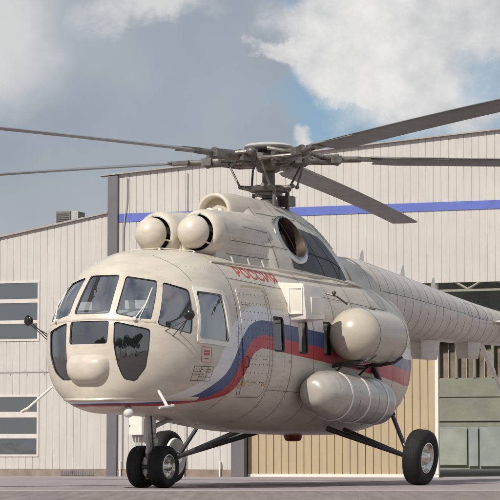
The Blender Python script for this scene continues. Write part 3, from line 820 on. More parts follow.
mb.tube([surf_xz(2.22, 1.72, .01), surf_xz(2.22, 1.74, .05), surf_xz(2.22, 1.86, .05), surf_xz(2.22, 1.88, .01)], .011, 8)
hb(mb, 'door_handle', 'gun', door)
# placards on the nose
mb = MB()
def placard(mb, x0, x1, z0, z1, off=.003, w=.008):
    ribbon(mb, [(x0, z1), (x1, z1), (x1, z0), (x0, z0), (x0, z1)], w, off)
placard(mb, .97, 1.20, 1.76, 1.97)
for z in (1.91, 1.87): ribbon(mb, [(1.02, z), (1.15, z)], .028, .004)
ribbon(mb, [(1.04, 1.81), (1.13, 1.81)], .012, .004)
hb(mb, 'red_placard', 'redpaint', fus, smooth=False)
mb = MB(); placard(mb, .86, 1.30, 1.50, 1.70)
rr = random.Random(3)
for z in (1.66, 1.625, 1.59, 1.555):
    x = .89
    while x < 1.25:
        l = rr.uniform(.02, .07)
        if rr.random() < .75: ribbon(mb, [(x, z), (min(x+l, 1.28), z)], .009, .004)
        x += l+.02
ribbon(mb, [(1.0, 1.70), (1.0, 1.50)], .006, .004); ribbon(mb, [(1.16, 1.70), (1.16, 1.50)], .006, .004)
hb(mb, 'black_placard', 'blackpaint', fus, smooth=False)
# lettering
def lettering(txt, X0_, X1_, zb_, zt_, slope_, sg=1):
    cu = bpy.data.curves.new('t', 'FONT'); cu.body = txt; cu.size = 1; cu.space_character = 1.08; cu.offset = .014; cu.resolution_u = 3
    ob = bpy.data.objects.new('t', cu); C.objects.link(ob); dg = bpy.context.evaluated_depsgraph_get(); dg.update()
    me = bpy.data.meshes.new_from_object(ob.evaluated_get(dg)); bpy.data.objects.remove(ob)
    bm = bmesh.new(); bm.from_mesh(me); bmesh.ops.triangulate(bm, faces=bm.faces)
    bmesh.ops.subdivide_edges(bm, edges=[e for e in bm.edges if e.calc_length() > .15], cuts=2, use_grid_fill=False); bmesh.ops.triangulate(bm, faces=bm.faces)
    xs_ = [v.co.x for v in bm.verts]; ys_ = [v.co.y for v in bm.verts]; xa, xb, ya, yb = min(xs_), max(xs_), min(ys_), max(ys_)
    for v in bm.verts:
        fx = (v.co.x-xa)/(xb-xa); fy = (v.co.y-ya)/(yb-ya)
        if sg < 0: fx = 1-fx
        X = X0_+(X1_-X0_)*fx; Z = zb_+(zt_-zb_)*fy+slope_*(X-X0_)
        p = surf_xz(X, Z, .004); v.co = hx((p[0], p[1]*sg, p[2]))
    bm.to_mesh(me); bm.free(); me.materials.clear(); me.materials.append(MT['redpaint'])
    o = bpy.data.objects.new('country_lettering', me); C.objects.link(o); o.parent = fus
    return o
lettering('РОССИЯ', 2.42, 3.62, 3.05, 3.205, -.035)
lettering('РОССИЯ', 2.42, 3.62, 3.05, 3.205, -.035, sg=-1)

# ---- nose details
mb = MB()   # landing light pod moulded on the nose centre
rings = []
for k, (dx, sy, sz) in enumerate([(.14, .36, .24), (.04, .345, .215), (-.04, .325, .19), (-.10, .285, .16), (-.135, .23, .12), (-.152, .14, .07), (-.156, .01, .01)]):
    rings.append([(dx-.05+.0*k, (abs(math.cos(a))**.5)*math.copysign(1, math.cos(a))*sy*(1-.30*(math.sin(a) < 0)*abs(math.sin(a))), 1.66+(abs(math.sin(a))**.55)*math.copysign(1, math.sin(a))*sz*(1.12 if math.sin(a) < 0 else .95)) for a in [2*PI*j/40 for j in range(40)]])
mb.loft(rings); hb(mb, 'nose_fairing', 'cream', angle=60)
mb = MB()
for sg in (1, -1):
    a = surf_pz(13.8*sg, 2.36, .0)
    pts = [(phi, 2.355-.0006*abs(phi)**1.25) for phi in np.linspace(0, 41, 20)]
    up = [surf_pz(sg*p, z+.028, -.004) for p, z in pts]; mid = [surf_pz(sg*p, z, .014) for p, z in pts]; dn = [surf_pz(sg*p, z-.028, -.004) for p, z in pts]
    mb.grid([up, mid, dn])
hb(mb, 'windscreen_rail', 'cream', fus, angle=70)
# belly step moulding below the nose
mb = MB()
for sg in (1, -1):
    pts = np.linspace(0, 92, 40)
    f = lambda p, z, o: surf_pz(sg*p, z, o)
    mb.grid([[f(p, 1.25+.0004*p, -.004) for p in pts], [f(p, 1.225+.0004*p, .016) for p in pts], [f(p, 1.205+.0004*p, .014) for p in pts], [f(p, 1.19+.0004*p, -.01) for p in pts]])
hb(mb, 'chine_moulding', 'cream', fus, angle=50)
# mirrors
for sg in (1, -1):
    mb = MB(); c = Vector((.42, sg*1.34, 2.385)) if sg > 0 else Vector((.25, -1.18, 2.36))
    mb.lathe(c, (-.9, sg*.25, 0), [(-.055, .0), (-.05, .035), (-.03, .062), (0, .075), (.02, .078), (.03, .07), (.045, .05), (.052, .0)], 20)
    o = hb(mb, 'mirror', simple('dark_chrome', (.09, .085, .08), .12, 1.))
    b1 = surf_pz(sg*57, 2.14, 0); b2 = surf_pz(sg*47, 2.17, 0)
    mb = MB(); mb.tube([c, Vector(b1)], .008, 8); mb.tube([c-Vector((0, 0, .05)), Vector(b2)], .007, 8); mb.tube([c-Vector((0, 0, .03)), surf_pz(sg*52, 2.10, 0)], .006, 8)
    hb(mb, 'mirror_bracket', 'gun', o)
# wipers
for sg in (1, -1):
    a = Vector(surf_pz(sg*28.5, 2.335, .03)); b = Vector(surf_pz(sg*36, 2.56, .03)); c = Vector(surf_pz(sg*41, 2.78, .012)); d = Vector(surf_pz(sg*33.5, 2.46, .012))
    mb = MB(); mb.tube([a, b, c], .008, 6); mb.tube([Vector(surf_pz(sg*31, 2.33, .03)), b], .006, 6); mb.tube([c, Vector(surf_pz(sg*33, 2.42, .012))], .008, 6)
    mb.lathe(a, (a-Vector((1.3, 0, 2.335))).normalized(), [(-.03, .028), (.012, .028), (.018, .0)], 12)
    hb(mb, 'wiper', 'white')
# pitot probes
mb = MB(); b = Vector((.22, -.76, 1.42)); e = Vector((.06, -1.10, 1.09)); mb.tube([b, e], .018, 10); mb.tube([e+Vector((.06, 0, .02)), e+Vector((-.10, 0, -.02))], [.03, .02], 10)
hb(mb, 'pitot_probe', 'ivory')
mb = MB(); b = Vector((.46, .80, 1.39)); e = Vector((.46, .97, 1.13)); mb.tube([b, e], .022, 10); mb.tube([e+Vector((.16, 0, .02)), e+Vector((-.22, .0, -.015))], [.02, .016], 10)
hb(mb, 'pitot_probe', 'white')
# lamp under the nose
mb = MB(); mb.ball((.30, .44, 1.055), .072, 18); ll = hb(mb, 'landing_light', 'lamp')
mb = MB(); mb.tube([(.36, .42, 1.17), (.31, .44, 1.08)], .02, 8); hb(mb, 'lamp_stalk', 'gun', ll)
mb = MB(); mb.lathe((6.07, 0, .80), (0, 0, -1), [(-.06, .155), (.02, .155), (.10, .13), (.115, .10), (.12, 0)], 24); bc = hb(mb, 'beacon', 'red')
# aerial whip below belly
mb = MB()
for X in (2.6, 3.4): mb = MB(); mb.lathe((X, .2, float(ZBf(X))+.01), (0, 0, -1), [(-.02, .05), (.03, .05), (.05, .02), (.055, 0)], 16); hb(mb, 'belly_fitting', 'cream')

# ---- cockpit interior
mb = MB(); mb.box(.55, 7.2, -.72, .72, 1.24, 1.28); mb.box(1.3, 7.0, -.86, .86, 1.281, 1.30); hb(mb, 'cabin_floor', 'inner', smooth=False)
mb = MB(); bq = [(2.0, y, z) for y, z in ((-.86, 1.29), (.86, 1.29), (1.08, 1.6), (1.12, 2.0), (1.10, 2.5), (1.0, 2.85), (.8, 3.1), (-.8, 3.1), (-1.0, 2.85), (-1.10, 2.5), (-1.12, 2.0), (-1.08, 1.6))]; mb.loft([bq, [(2.04, p[1], p[2]) for p in bq]]); hb(mb, 'cockpit_bulkhead', simple('bulkhead_grey', (.18, .19, .19), .8), smooth=False)
mb = MB()
mb.hexa([(.42, -.75, 1.75), (.75, -.75, 1.75), (.75, .75, 1.75), (.42, .75, 1.75), (.36, -.68, 2.36), (.56, -.68, 2.40), (.56, .68, 2.40), (.36, .68, 2.36)])
mb.box(.6, 1.9, -.18, .18, 1.28, 1.95)
hb(mb, 'instrument_panel', simple('panel_black', (.025, .027, .03), .6), bevel=.02)
for sy in (.55, -.55):
    mb = MB(); mb.box(1.05, 1.5, sy-.25, sy+.25, 1.62, 1.76); mb.hexa([(1.48, sy-.25, 1.70), (1.60, sy-.25, 1.70), (1.60, sy+.25, 1.70), (1.48, sy+.25, 1.70), (1.62, sy-.2, 2.45), (1.72, sy-.2, 2.45), (1.72, sy+.2, 2.45), (1.62, sy+.2, 2.45)])
    s0 = hb(mb, 'pilot_seat', 'seat', bevel=.03)
    mb = MB(); mb.box(1.60, 1.75, sy-.15, sy+.15, 2.46, 2.70); hb(mb, 'headrest', 'seat', s0, bevel=.03)
    mb = MB(); mb.tube([(.9, sy, 1.3), (.95, sy, 1.9), (.92, sy, 1.98)], .015, 8); hb(mb, 'control_stick', 'gasket', s0)
mb = MB(); rows = [[surf_pz(51+2.4*i, 2.88-.06*j-.012*i, -.075-.012*math.sin(i*1.9+j)) for i in range(7)] for j in range(5)]
mb.grid(rows); hb(mb, 'red_cloth', 'curtain')
mb = MB(); mb.hexa([(.30, -.60, 2.385), (.72, -.72, 2.40), (.72, .72, 2.40), (.30, .60, 2.385), (.33, -.58, 2.43), (.72, -.70, 2.50), (.72, .70, 2.50), (.33, .58, 2.43)]); hb(mb, 'glare_shield', simple('glare_shield_grey', (.55, .56, .55), .7), bevel=.01)
for sy in (.42, -.42): mb = MB(); mb.box(.55, .60, sy-.20, sy+.20, 2.50, 2.62); hb(mb, 'chart_board', 'white', bevel=.005)
mb = MB(); mb.box(.55, 1.9, -.25, .25, 3.02, 3.12); hb(mb, 'overhead_panel', 'inner', bevel=.02)

# ---- side box on the hull
mb = MB()
x0_, x1_, y0_, y1_, z0_, z1_ = 3.62, 4.28, 1.02, 1.50, 2.47, 3.03
mb.hexa([(x0_+.06, y0_+.15, z0_-.02), (x1_-.05, y0_+.15, z0_-.02), (x1_-.03, y1_, z0_+.03), (x0_, y1_, z0_), (x0_-.04, y0_-.12, z1_+.02), (x1_-.02, y0_-.12, z1_), (x1_-.03, y1_-.05, z1_-.04), (x0_, y1_-.05, z1_-.02)])
sb = hb(mb, 'side_equipment_box', 'ivory', bevel=.035, angle=50)
mb = MB(); mb.box(x0_+.16, x1_-.16, y1_-.02, y1_+.006, z0_+.10, z0_+.34); hb(mb, 'access_cover', 'ivory', sb, bevel=.008)
mb = MB(); mb.box(x0_-.02, x0_+.02, y0_+.17, y0_+.20, z0_+.10, z1_-.08); mb.box(x0_-.02, x0_+.02, y1_-.085, y1_-.06, z0_+.08, z1_-.08); mb.box(x0_-.02, x0_+.02, y0_+.20, y1_-.085, z1_-.10, z1_-.08); mb.box(x0_-.018, x0_+.02, y0_+.20, y1_-.085, z0_+.08, z0_+.11)
hb(mb, 'front_frame', 'ivory', sb, bevel=.006)
mb = MB(); mb.tube([(4.28, 1.35, 2.65), (4.75, 1.2, 2.62)], .012, 8); mb.tube([(4.28, 1.35, 2.80), (4.9, 1.15, 2.60)], .012, 8)
mb.tube([(5.0, 1.13, 2.95), (5.02, 1.3, 2.90), (5.2, 1.4, 2.78)], .014, 8); mb.ball((5.0, 1.27, 2.95), .035, 10)
hb(mb, 'mounting_strut', 'gun', sb)

# ---- external tanks
def lathe_x(mb, prof, Y, Z, n=48, zs=1., tilt=0.):
    rings = []
    for X, r in prof: rings.append([(X, Y+r*math.cos(2*PI*k/n), Z+tilt*(X-prof[0][0])+r*zs*math.sin(2*PI*k/n)) for k in range(n)])
    mb.grid(rings, closed_v=True)
UY, UZ, UR = 1.60, 2.30, .415
prof = [(5.1-UR*math.cos(a), max(UR*math.sin(a), 1e-4)) for a in np.linspace(0, PI/2, 20)]+[(5.3, UR), (6.08, UR*.995), (6.16, UR*.96), (6.23, UR*.86), (6.27, UR*.7), (6.29, .0001)]
mb = MB(); lathe_x(mb, prof, UY, UZ); ut = hb(mb, 'upper_tank', 'tank', angle=60)
mb = MB()
for X, r in ((5.1, UR+.002), (6.06, UR+.0015)): lathe_x(mb, [(X, r), (X+.010, r)], UY, UZ)
hb(mb, 'tank_seams', 'seam', ut, merge=0)
mb = MB(); mb.lathe((5.55, UY+.05, UZ+UR-.012), (0, .12, 1), [(0, .055), (.02, .055), (.026, .04), (.03, 0)], 18); hb(mb, 'filler_cap', 'gun', ut)
mb = MB()
for a in np.linspace(-.5*PI, .75*PI, 34):
    for X in (5.07, 6.03): c = Vector((X, UY+(UR+.002)*math.cos(a), UZ+(UR+.002)*math.sin(a))); u = Vector((0, -math.sin(a), math.cos(a))); mb.poly([c+Vector((math.cos(k*PI/3), 0, 0))*.005+u*math.sin(k*PI/3)*.005 for k in range(6)])
hb(mb, 'rivets', 'rivet', ut, smooth=False, merge=0)
LY, LZ, LR = 1.47, 1.40, .375
prof = [(3.82, .0001), (3.825, .13), (3.86, .21), (4.03, .29), (4.22, LR*.95), (4.38, LR), (5.92, LR), (6.04, LR*.96), (6.12, LR*.86), (6.17, LR*.6), (6.18, .0001)]
mb = MB(); lathe_x(mb, prof, LY, LZ, zs=.98, tilt=-.05); lt = hb(mb, 'lower_tank', 'tank2', angle=60)
mb = MB()
for X in (4.45, 5.05, 5.70):
    zc = LZ-.05*(X-3.7); rings = [[(X+dx, LY+r*math.cos(2*PI*k/48), zc+r*math.sin(2*PI*k/48)) for k in range(48)] for dx, r in ((0, LR-.004), (0, LR+.006), (.05, LR+.006), (.05, LR-.004))]
    mb.grid(rings, closed_v=True)
hb(mb, 'tank_strap', 'white', lt)
mb = MB()
for X in (4.1, 4.75, 5.4): lathe_x(mb, [(X, LR+.001), (X+.007, LR+.001)], LY, LZ-.05*(X-3.7))
hb(mb, 'tank_seams', 'seam', lt, merge=0)
mb = MB()   # cradle between the two tanks
for X in (5.0, 5.95):
    mb.tube([(X, 1.12, 1.80), (X, 1.40, 1.855), (X, 1.62, 1.865), (X, 1.84, 1.90), (X, 1.98, 1.985)], [.03, .03, .028, .024, .02], 8)
    mb.box(X-.03, X+.03, 1.45, 1.78, 1.868, 1.895)
mb.tube([(4.95, 1.35, 1.845), (5.95, 1.35, 1.845)], .02, 8)
mb.tube([(4.95, 1.2, 1.62), (4.95, 1.45, 1.85)], .016, 8); mb.tube([(5.75, 1.2, 1.6), (5.75, 1.5, 1.85)], .016, 8)
hb(mb, 'tank_cradle', 'gun')
mb = MB()   # starboard tank: long external cylinder
prof = [(3.9-.0, .0001), (3.92, .15), (4.0, .26), (4.15, .33), (4.35, .355), (6.3, .355), (6.5, .33), (6.6, .25), (6.65, .0001)]
lathe_x(mb, prof, -1.5, 1.45); hb(mb, 'starboard_tank', 'tank')

# ---- engine cowling (front twin lobes), main cowling, fan
def fmain(X, top, w):
    hs = [0, .22, .46, .70, .81, .92, .975, 1.0]; ws = [1, .885, .715, .50, .395, .255, .14, 0]
    return hs, ws, top, w
TOPf = tab([4.0, 5.0, 6.0, 6.5, 7.0, 7.45], [4.46, 4.45, 4.36, 4.20, 3.88, 3.60]); CWf = tab([4.0, 5.0, 6.0, 6.6, 7.1, 7.45], [.86, .87, .84, .74, .58, .45])
hsT = tab([0, .22, .46, .70, .84, .94, 1.0], [1, .90, .735, .50, .33, .18, 0.0])
def cowlY(X, Z):
    b = 3.20; t = float(TOPf(X)); h = min(max((Z-b)/(t-b), 0), 1); base = float(hsT(h))
    return float(CWf(X))*base
def cowl_pt(X, Z, off=0.):
    e = .01; y = cowlY(X, Z); dx = (cowlY(X+e, Z)-cowlY(X-e, Z))/(2*e); dz = (cowlY(X, Z+e)-cowlY(X, Z-e))/(2*e)
    n = Vector((-dx, 1, -dz)).normalized(); return (X+n.x*off, y+n.y*off, Z+n.z*off)
rings = []
for X in np.concatenate([np.linspace(4.0, 6.0, 18), np.linspace(6.1, 7.44, 16)]):
    t = float(TOPf(X)); half = []
    for h in list(np.linspace(0, .84, 16))+[.88, .91, .94, .96, .975, .988, .996]: half.append((X, cowlY(X, 3.20+h*(t-3.20)), 3.20+h*(t-3.20)))
    rings.append(half+[(X, 0, t)]+[(a, -b, c) for a, b, c in half[::-1]])
r0_ = rings[0]; rings = [[(4.0-dx, p[1]*k, 3.2+(p[2]-3.2)*k) for p in r0_] for dx, k in ((1.0, .62), (.75, .70), (.5, .79), (.25, .90), (.1, .97))]+rings
mb = MB(); mb.loft(rings); gcowl = hb(mb, 'gearbox_cowling', 'cowl', angle=50)
cut = MB()
for sg in (1, -1):
    cl = []
    ax = Vector((-.10, .90, .42)).normalized(); up = Vector((-.12, -.40, .90)); up = (up-ax*up.dot(ax)).normalized(); sd = ax.cross(up)
    for d in (-.36, .3): cl.append([(lambda p: (p.x, p.y*sg, p.z))(Vector((4.74, .60, 3.745))+ax*d+sd*(math.cos(2*PI*k/40)*.365)+up*(math.sin(2*PI*k/40)*.395)) for k in range(40)])
    cut.loft(cl)
co = cut.build('cutter', 'inner', heli, xf=hx, smooth=False, merge=0)
md = gcowl.modifiers.new('cut', 'BOOLEAN'); md.operation = 'DIFFERENCE'; md.solver = 'EXACT'; md.object = co
dg = bpy.context.evaluated_depsgraph_get(); dg.update()
nm = bpy.data.meshes.new_from_object(gcowl.evaluated_get(dg)); gcowl.modifiers.clear(); gcowl.data = nm; nm.name = 'gearbox_cowling'; bpy.data.objects.remove(co)
nm.set_sharp_from_angle(angle=R(50))
# twin lobes
def lobe_in(X, Y, Z):
    f = (X-2.40)/(4.03-2.40); cy = .36-.115*f; r = .325+.09*math.sin(f*PI/2); cz = 3.725+.0*f
    d1 = math.hypot(abs(Y)-cy, Z-cz)-r
    wb = .60+.20*f; zb2 = 3.45+.2*f
    d2 = max(abs(Y)-wb+.25*(Z-3.3), Z-zb2)
    k = .10; h = max(k-abs(d1-d2), 0)/k; d = min(d1, d2)-h*h*k*.25
    return d < 0
rings = []
for X in [2.50, 2.52, 2.57]+list(np.linspace(2.65, 4.03, 16)):
    row = []
    for a in np.linspace(-.06*PI, 1.06*PI, 73):
        cy, sy = math.cos(a), math.sin(a); lo, hi = 0., 1.6
        # march outwards from the axis line, last inside sample wins
        best = .05
        for t in np.linspace(.05, 1.3, 160):
            if lobe_in(X, t*cy, 3.35+t*sy): best = t
        row.append((X, best*cy, 3.35+best*sy))
    rings.append(row+[(X, -.5, 3.12), (X, .5, 3.12)])
mb = MB(); mb.loft(rings); hb(mb, 'engine_cowling', 'cowl', angle=45)
for sg in (1, -1):
    mb = MB()
    for X0_, Z0_, X1_, Z1_ in ((2.75, 3.62, 4.0, 3.60), (2.75, 3.42, 4.0, 3.40), (3.15, 3.85, 3.98, 3.82)):
        L1, L2 = [], []
        for i in range(16):
            X = X0_+(X1_-X0_)*i/15; Z = Z0_+(Z1_-Z0_)*i/15
            for lst, z in ((L1, Z+.004), (L2, Z-.004)):
                y = max([t for t in np.linspace(.3, 1.1, 300) if lobe_in(X, t, z)] or [.3]); lst.append((X, sg*(y+.003), z))
        mb.grid([L1, L2])
    hb(mb, 'cowl_seams', 'seam', smooth=False, merge=0)
mb = MB()
for sg in (1, -1):
    def cr(pts, w=.008): ribbon(mb, pts, w, .005, cowl_pt, sg=sg)
    cr([(4.0, 3.22), (4.0, 4.40)], .014); cr([(4.75, 3.22), (4.75, 4.36)]); cr([(5.55, 3.22), (5.55, 4.3)]); cr([(6.1, 3.22), (6.1, 4.2)])
    cr([(4.0, 3.62), (4.5, 3.6)]); cr([(4.1, 4.15), (5.5, 4.14), (6.5, 3.95)])
hb(mb, 'panel_seams', 'seam', bpy.data.objects['gearbox_cowling'], smooth=False, merge=0)
mb = MB()
for sg in (1, -1):
    for X in (4.04, 4.79, 5.59, 6.14):
        for z in np.arange(3.3, 4.15, .07):
            if not (4.3 < X < 5.3 and z < 4.12): dot(mb, X, z, .006, fn=cowl_pt, sg=sg)
    for z in (3.58, 4.19):
        for X in np.arange(4.1, 6.0, .08): dot(mb, X, z, .005, fn=cowl_pt, sg=sg)
    for z0_, x0q in ((3.66, 2.75), (3.46, 2.75), (3.36, 2.8), (3.80, 3.2), (3.97, 3.3)):
        for X in np.arange(x0q, 3.95, .075):
            y = max([t for t in np.linspace(.3, 1.1, 200) if lobe_in(X, t, z0_)] or [.3]); c = Vector((X, sg*(y+.003), z0_))
            mb.poly([c+Vector((math.cos(k*PI/3), 0, math.sin(k*PI/3)))*.006 for k in range(6)])
hb(mb, 'rivets', 'rivet', bpy.data.objects['gearbox_cowling'], smooth=False, merge=0)
# soot-dark panel behind the exhaust
mb = MB()
def dk(u, v):  # u along, v up
    xb_, xt_ = 4.50+2.05*u, 4.55+1.42*u
    zb2 = 3.28-.10*u+.03; zt2 = 4.10-.18*u
    X = xb_+(xt_-xb_)*v; return X, zb2+(zt2-zb2)*v
for sg in (1, -1):
    g = []
    NI, NJ = 80, 40
    for i in range(NI+1):
        g.append([(lambda a: (a[0], a[1]*sg, a[2]))(cowl_pt(*dk(i/NI, j/NJ), .006)) for j in range(NJ+1)])
    exc = Vector((4.74, .60, 3.745)); ax = Vector((-.10, .90, .42)).normalized(); up = Vector((-.12, -.40, .90)); up = (up-ax*up.dot(ax)).normalized(); sd = ax.cross(up)
    i0 = len(mb.v); mb.v += [p for row in g for p in row]
    for i in range(NI):
        for j in range(NJ):
            q = Vector(g[i][j])+Vector(g[i+1][j+1]); q *= .5; q.y = abs(q.y); q -= exc
            if (q.dot(sd)/.385)**2+(q.dot(up)/.41)**2 > 1: a = i0+i*(NJ+1)+j; mb.f.append((a, a+NJ+1, a+NJ+2, a+1)); mb.mi.append(0)
dp = hb(mb, 'heat_shield_panel', 'dark')
mb = MB()
for sg in (1, -1):
    for pts in ([dk(.5, 0), dk(.5, 1)], [dk(.34, .42), dk(.78, .40), dk(.98, .3)], [dk(.78, 0), dk(.78, 1)], [dk(.80, .02), dk(.93, .34)]):
        ribbon(mb, pts, .014, .010, cowl_pt, sg=sg)
hb(mb, 'panel_seams', 'hole', dp, smooth=False, merge=0)
# louvres at the rear of the cowl
for sg in (1, -1):
    mb = MB()
    for i in range(7):
        X = 6.05+.06*i; Z = 4.17-.055*i-.02
        a = cowl_pt(X, Z, 0.01); b_ = cowl_pt(X+.30, Z-.03, .01)
        mb.tube([(a[0], a[1]*sg, a[2]), (b_[0], b_[1]*sg, b_[2])], .013, 6)
    hb(mb, 'louvres', 'cowl')
# deck gutter where cowling meets cabin roof
mb = MB()
for sg in (1, -1):
    mb.tube([(1.9, sg*.84, 3.235), (2.6, sg*.87, 3.245), (4.2, sg*.92, 3.235), (5.6, sg*.93, 3.215), (6.6, sg*.90, 3.17), (7.4, sg*.82, 3.08), (7.9, sg*.70, 3.04)], [.015, .02, .02, .02, .02, .018, .01], 8)
hb(mb, 'deck_gutter', 'cowl')
mb = MB()
for sg in (1, -1):
    for X in (2.6, 3.1, 3.55): mb.tube([(X, sg*.82, 3.27), (X-.03, sg*.80, 3.36)], .012, 6)
mb.tube([(1.5, -.25, 3.415), (1.7, .1, 3.445), (2.0, .5, 3.41)], .006, 6)
for q in ((1.5, -.25, 3.40), (1.7, .1, 3.425), (2.0, .5, 3.39)): mb.ball(q, .018, 8)
hb(mb, 'deck_fitting', 'ivory')
# intakes with dust domes
for sg in (1, -1):
    Yc, Zc = sg*.36, 3.71
    mb = MB(); mb.lathe((2.50, Yc, Zc), (-1, 0, 0), [(-.06, .36), (.02, .356), (.09, .34), (.14, .31), (.155, .285), (.15, .266)], 48)
    ir = hb(mb, 'engine_intake', 'cream', angle=60)
    mb = MB(); mb.lathe((2.50, Yc, Zc), (-1, 0, 0), [(.1495, .2658), (.08, .262), (.02, .260), (.02, .0)], 40)
    hb(mb, 'intake_throat', 'hole', ir)
    mb = MB(); cx = 2.245; rd = .245
    pr = [(cx-rd*math.cos(a), max(rd*math.sin(a), .0001)) for a in np.linspace(0, PI*.5, 22)]+[(cx+.03, rd*.99), (cx+.036, rd*.96), (cx+.037, .10), (cx+.26, .08), (cx+.26, .0001)]
    lathe_x(mb, pr, Yc, Zc); dm = hb(mb, 'dust_dome', 'cream', ir, angle=60)
    for a in (-38, 82, 202):
        ca, sa = math.cos(R(a))*sg, math.sin(R(a)); mb = MB(); mb.tube([(cx-.04, Yc+ca*.222, Zc+sa*.222), (cx+.11, Yc+ca*.290, Zc+sa*.290)], .014, 8)
        mb.ball((cx-.04, Yc+ca*.222, Zc+sa*.222), .022, 8)
        hb(mb, 'dome_strut', 'cream', ir)
# fan intake
mb = MB(); n = 48
def arc(X, r, cz=4.125): return [(X, r*math.cos(2*PI*k/n), cz+r*math.sin(2*PI*k/n)) for k in range(n)]
mb.grid([arc(3.62, .225), arc(3.50, .23), arc(3.465, .242), arc(3.455, .262), arc(3.465, .285), arc(3.51, .298), arc(3.7, .31), arc(4.0, .33), arc(4.35, .34, 4.10), arc(4.9, .30, 4.06)], closed_v=True)
fi = hb(mb, 'fan_intake', 'cream', angle=60)
mb = MB(); mb.poly(arc(3.60, .227)); hb(mb, 'fan_plate', simple('fan_plate_ochre', (.42, .37, .27), .5), fi)
mb = MB(); mb.tube([(3.60, .02, 4.15), (3.42, .02, 4.13), (3.26, .04, 4.08)], [.06, .055, .05], 12); mb.ball((3.28, .04, 4.09), .085, 12); mb.box(3.36, 3.42, .14, .20, 4.12, 4.17); mb.tube([(3.28, -.35, 4.06), (3.28, .35, 4.06)], .02, 8)
hb(mb, 'fan_shaft', 'ivory', fi)
# exhausts: flared steel lip, widest in front and below, duct turning aft inside
for sg in (1, -1):
    c0_ = Vector((4.74, .60, 3.745)); ax = Vector((-.10, .90, .42)).normalized(); up = Vector((-.12, -.40, .90)); up = (up-ax*up.dot(ax)).normalized(); sd = ax.cross(up)
    if sd.x < 0: sd = -sd
    def el(d, a, b, ox=0., oz=0.): return [(lambda p: (p.x, p.y*sg, p.z))(c0_+ax*d+sd*(math.cos(t)*b+ox)+up*(math.sin(t)*a+oz)) for t in [2*PI*k/44 for k in range(44)]]
    mb = MB(); mb.grid([el(-.30, .38, .36), el(.03, .415, .38), el(.072, .42, .385), el(.082, .412, .377, .003), el(.080, .350, .305, .052, .034)], closed_v=True)
    ex = hb(mb, 'exhaust_pipe', 'steel', angle=60)
    mb = MB(); mb.grid([el(.0795, .3495, .3045, .052, .034), el(.0, .335, .285, .055, .035), el(-.12, .32, .26, .06, .03), el(-.3, .26, .22, .12, .04), el(-.42, .2, .16, .16, .04), el(-.42, .001, .001, .16, .04)], closed_v=True); hb(mb, 'exhaust_liner', 'heat', ex, angle=60)
    mb = MB(); cc = c0_-ax*.20+sd*.12+up*.10; a2 = (ax*.8+sd*.6).normalized(); u2 = up; s2 = a2.cross(u2)
    g = [[(lambda p: (p.x, p.y*sg, p.z))(cc+a2*d+s2*math.cos(t)*r+u2*math.sin(t)*r*1.15) for t in [2*PI*k/28 for k in range(28)]] for d, r in ((-.15, .15), (.09, .16), (.09, .148), (-.12, .13))]
    mb.grid(g, closed_v=True); mb.poly(g[3]); hb(mb, 'inner_nozzle', 'heat', ex)
# ---- tail boom
BRf = tab([7.0, 8.0, 9.0, 10.2, 11.7, 13.1, 14.7, 16.0], [.70, .69, .62, .555, .46, .39, .32, .26]); BZf = tab([7.0, 8.0, 9.0, 10.2, 11.7, 13.1, 14.7, 16.0], [3.03, 3.06, 3.05, 3.01, 2.955, 2.90, 2.86, 2.85])
def bring(X, off=0., n=48): r = float(BRf(X))+off; return [(X, r*math.cos(2*PI*k/n), float(BZf(X))+r*math.sin(2*PI*k/n)) for k in range(n)]
mb = MB(); mb.loft([bring(X) for X in np.linspace(6.9, 16.0, 60)]); boom = hb(mb, 'tail_boom', 'boom', angle=60)
mb = MB()
for X in np.arange(7.55, 16, .37): mb.grid([bring(X, .0015), bring(X+.009, .0015)], closed_v=True)
def bpt(X, a, off=0.): r = float(BRf(X))+off; return (X, r*math.cos(a), float(BZf(X))+r*math.sin(a))
bf = lambda q0, q1, off: bpt(q0, q1, off)
for a in (.15, 1.05):
    ribbon(mb, [(8.0, a), (15.9, a)], .012, .0015, bf)
for x0_, x1_ in ((12.2, 12.75), (12.75, 13.2)):
    ribbon(mb, [(x0_, .1), (x1_, .1), (x1_, .75), (x0_, .75), (x0_, .1)], .012, .0018, bf)
hb(mb, 'panel_seams', 'seam', boom, smooth=False, merge=0)
mb = MB()
for X in (8.50, 10.15, 11.45):
    z = float(BZf(X)+BRf(X)); a_ = [(X, 0, z-.02), (X+.16, .012, z-.02), (X+.22, 0, z-.02), (X+.16, -.012, z-.02)]
    mb.loft([a_, [(p[0]*.6+(X+.15)*.4, p[1], z+.14) for p in a_], [(p[0]*.25+(X+.17)*.75, p[1]*.6, z+.21) for p in a_]])
    hb(mb, 'blade_aerial', 'white', boom); mb = MB()
for (xa, xb, wd, zb2) in ((10.75, 11.62, .26, 2.16), (12.80, 13.45, .30, 2.24)):
    mb = MB(); zt2 = float(BZf(xa)-BRf(xa))+.12
    mb.hexa([(xa+.09, -wd/2+.03, zb2), (xb-.10, -wd/2+.03, zb2), (xb-.10, wd/2-.03, zb2), (xa+.09, wd/2-.03, zb2), (xa, -wd/2, zt2), (xb, -wd/2, zt2), (xb, wd/2, zt2), (xa, wd/2, zt2)])
    hb(mb, 'underboom_box', 'boom', boom, bevel=.015)
# tail skid
mb = MB(); mb.tube([(13.75, 0, 2.55), (14.35, 0, 2.02)], [.045, .05], 10); mb.tube([(14.35, 0, 2.02), (15.1, 0, 1.36)], [.034, .034], 10)
mb.tube([(15.6, 0, 2.6), (15.1, 0, 1.36)], .03, 10); mb.tube([(14.95, 0, 1.34), (15.3, 0, 1.34)], .05, 10)
hb(mb, 'tail_skid', 'ivory')
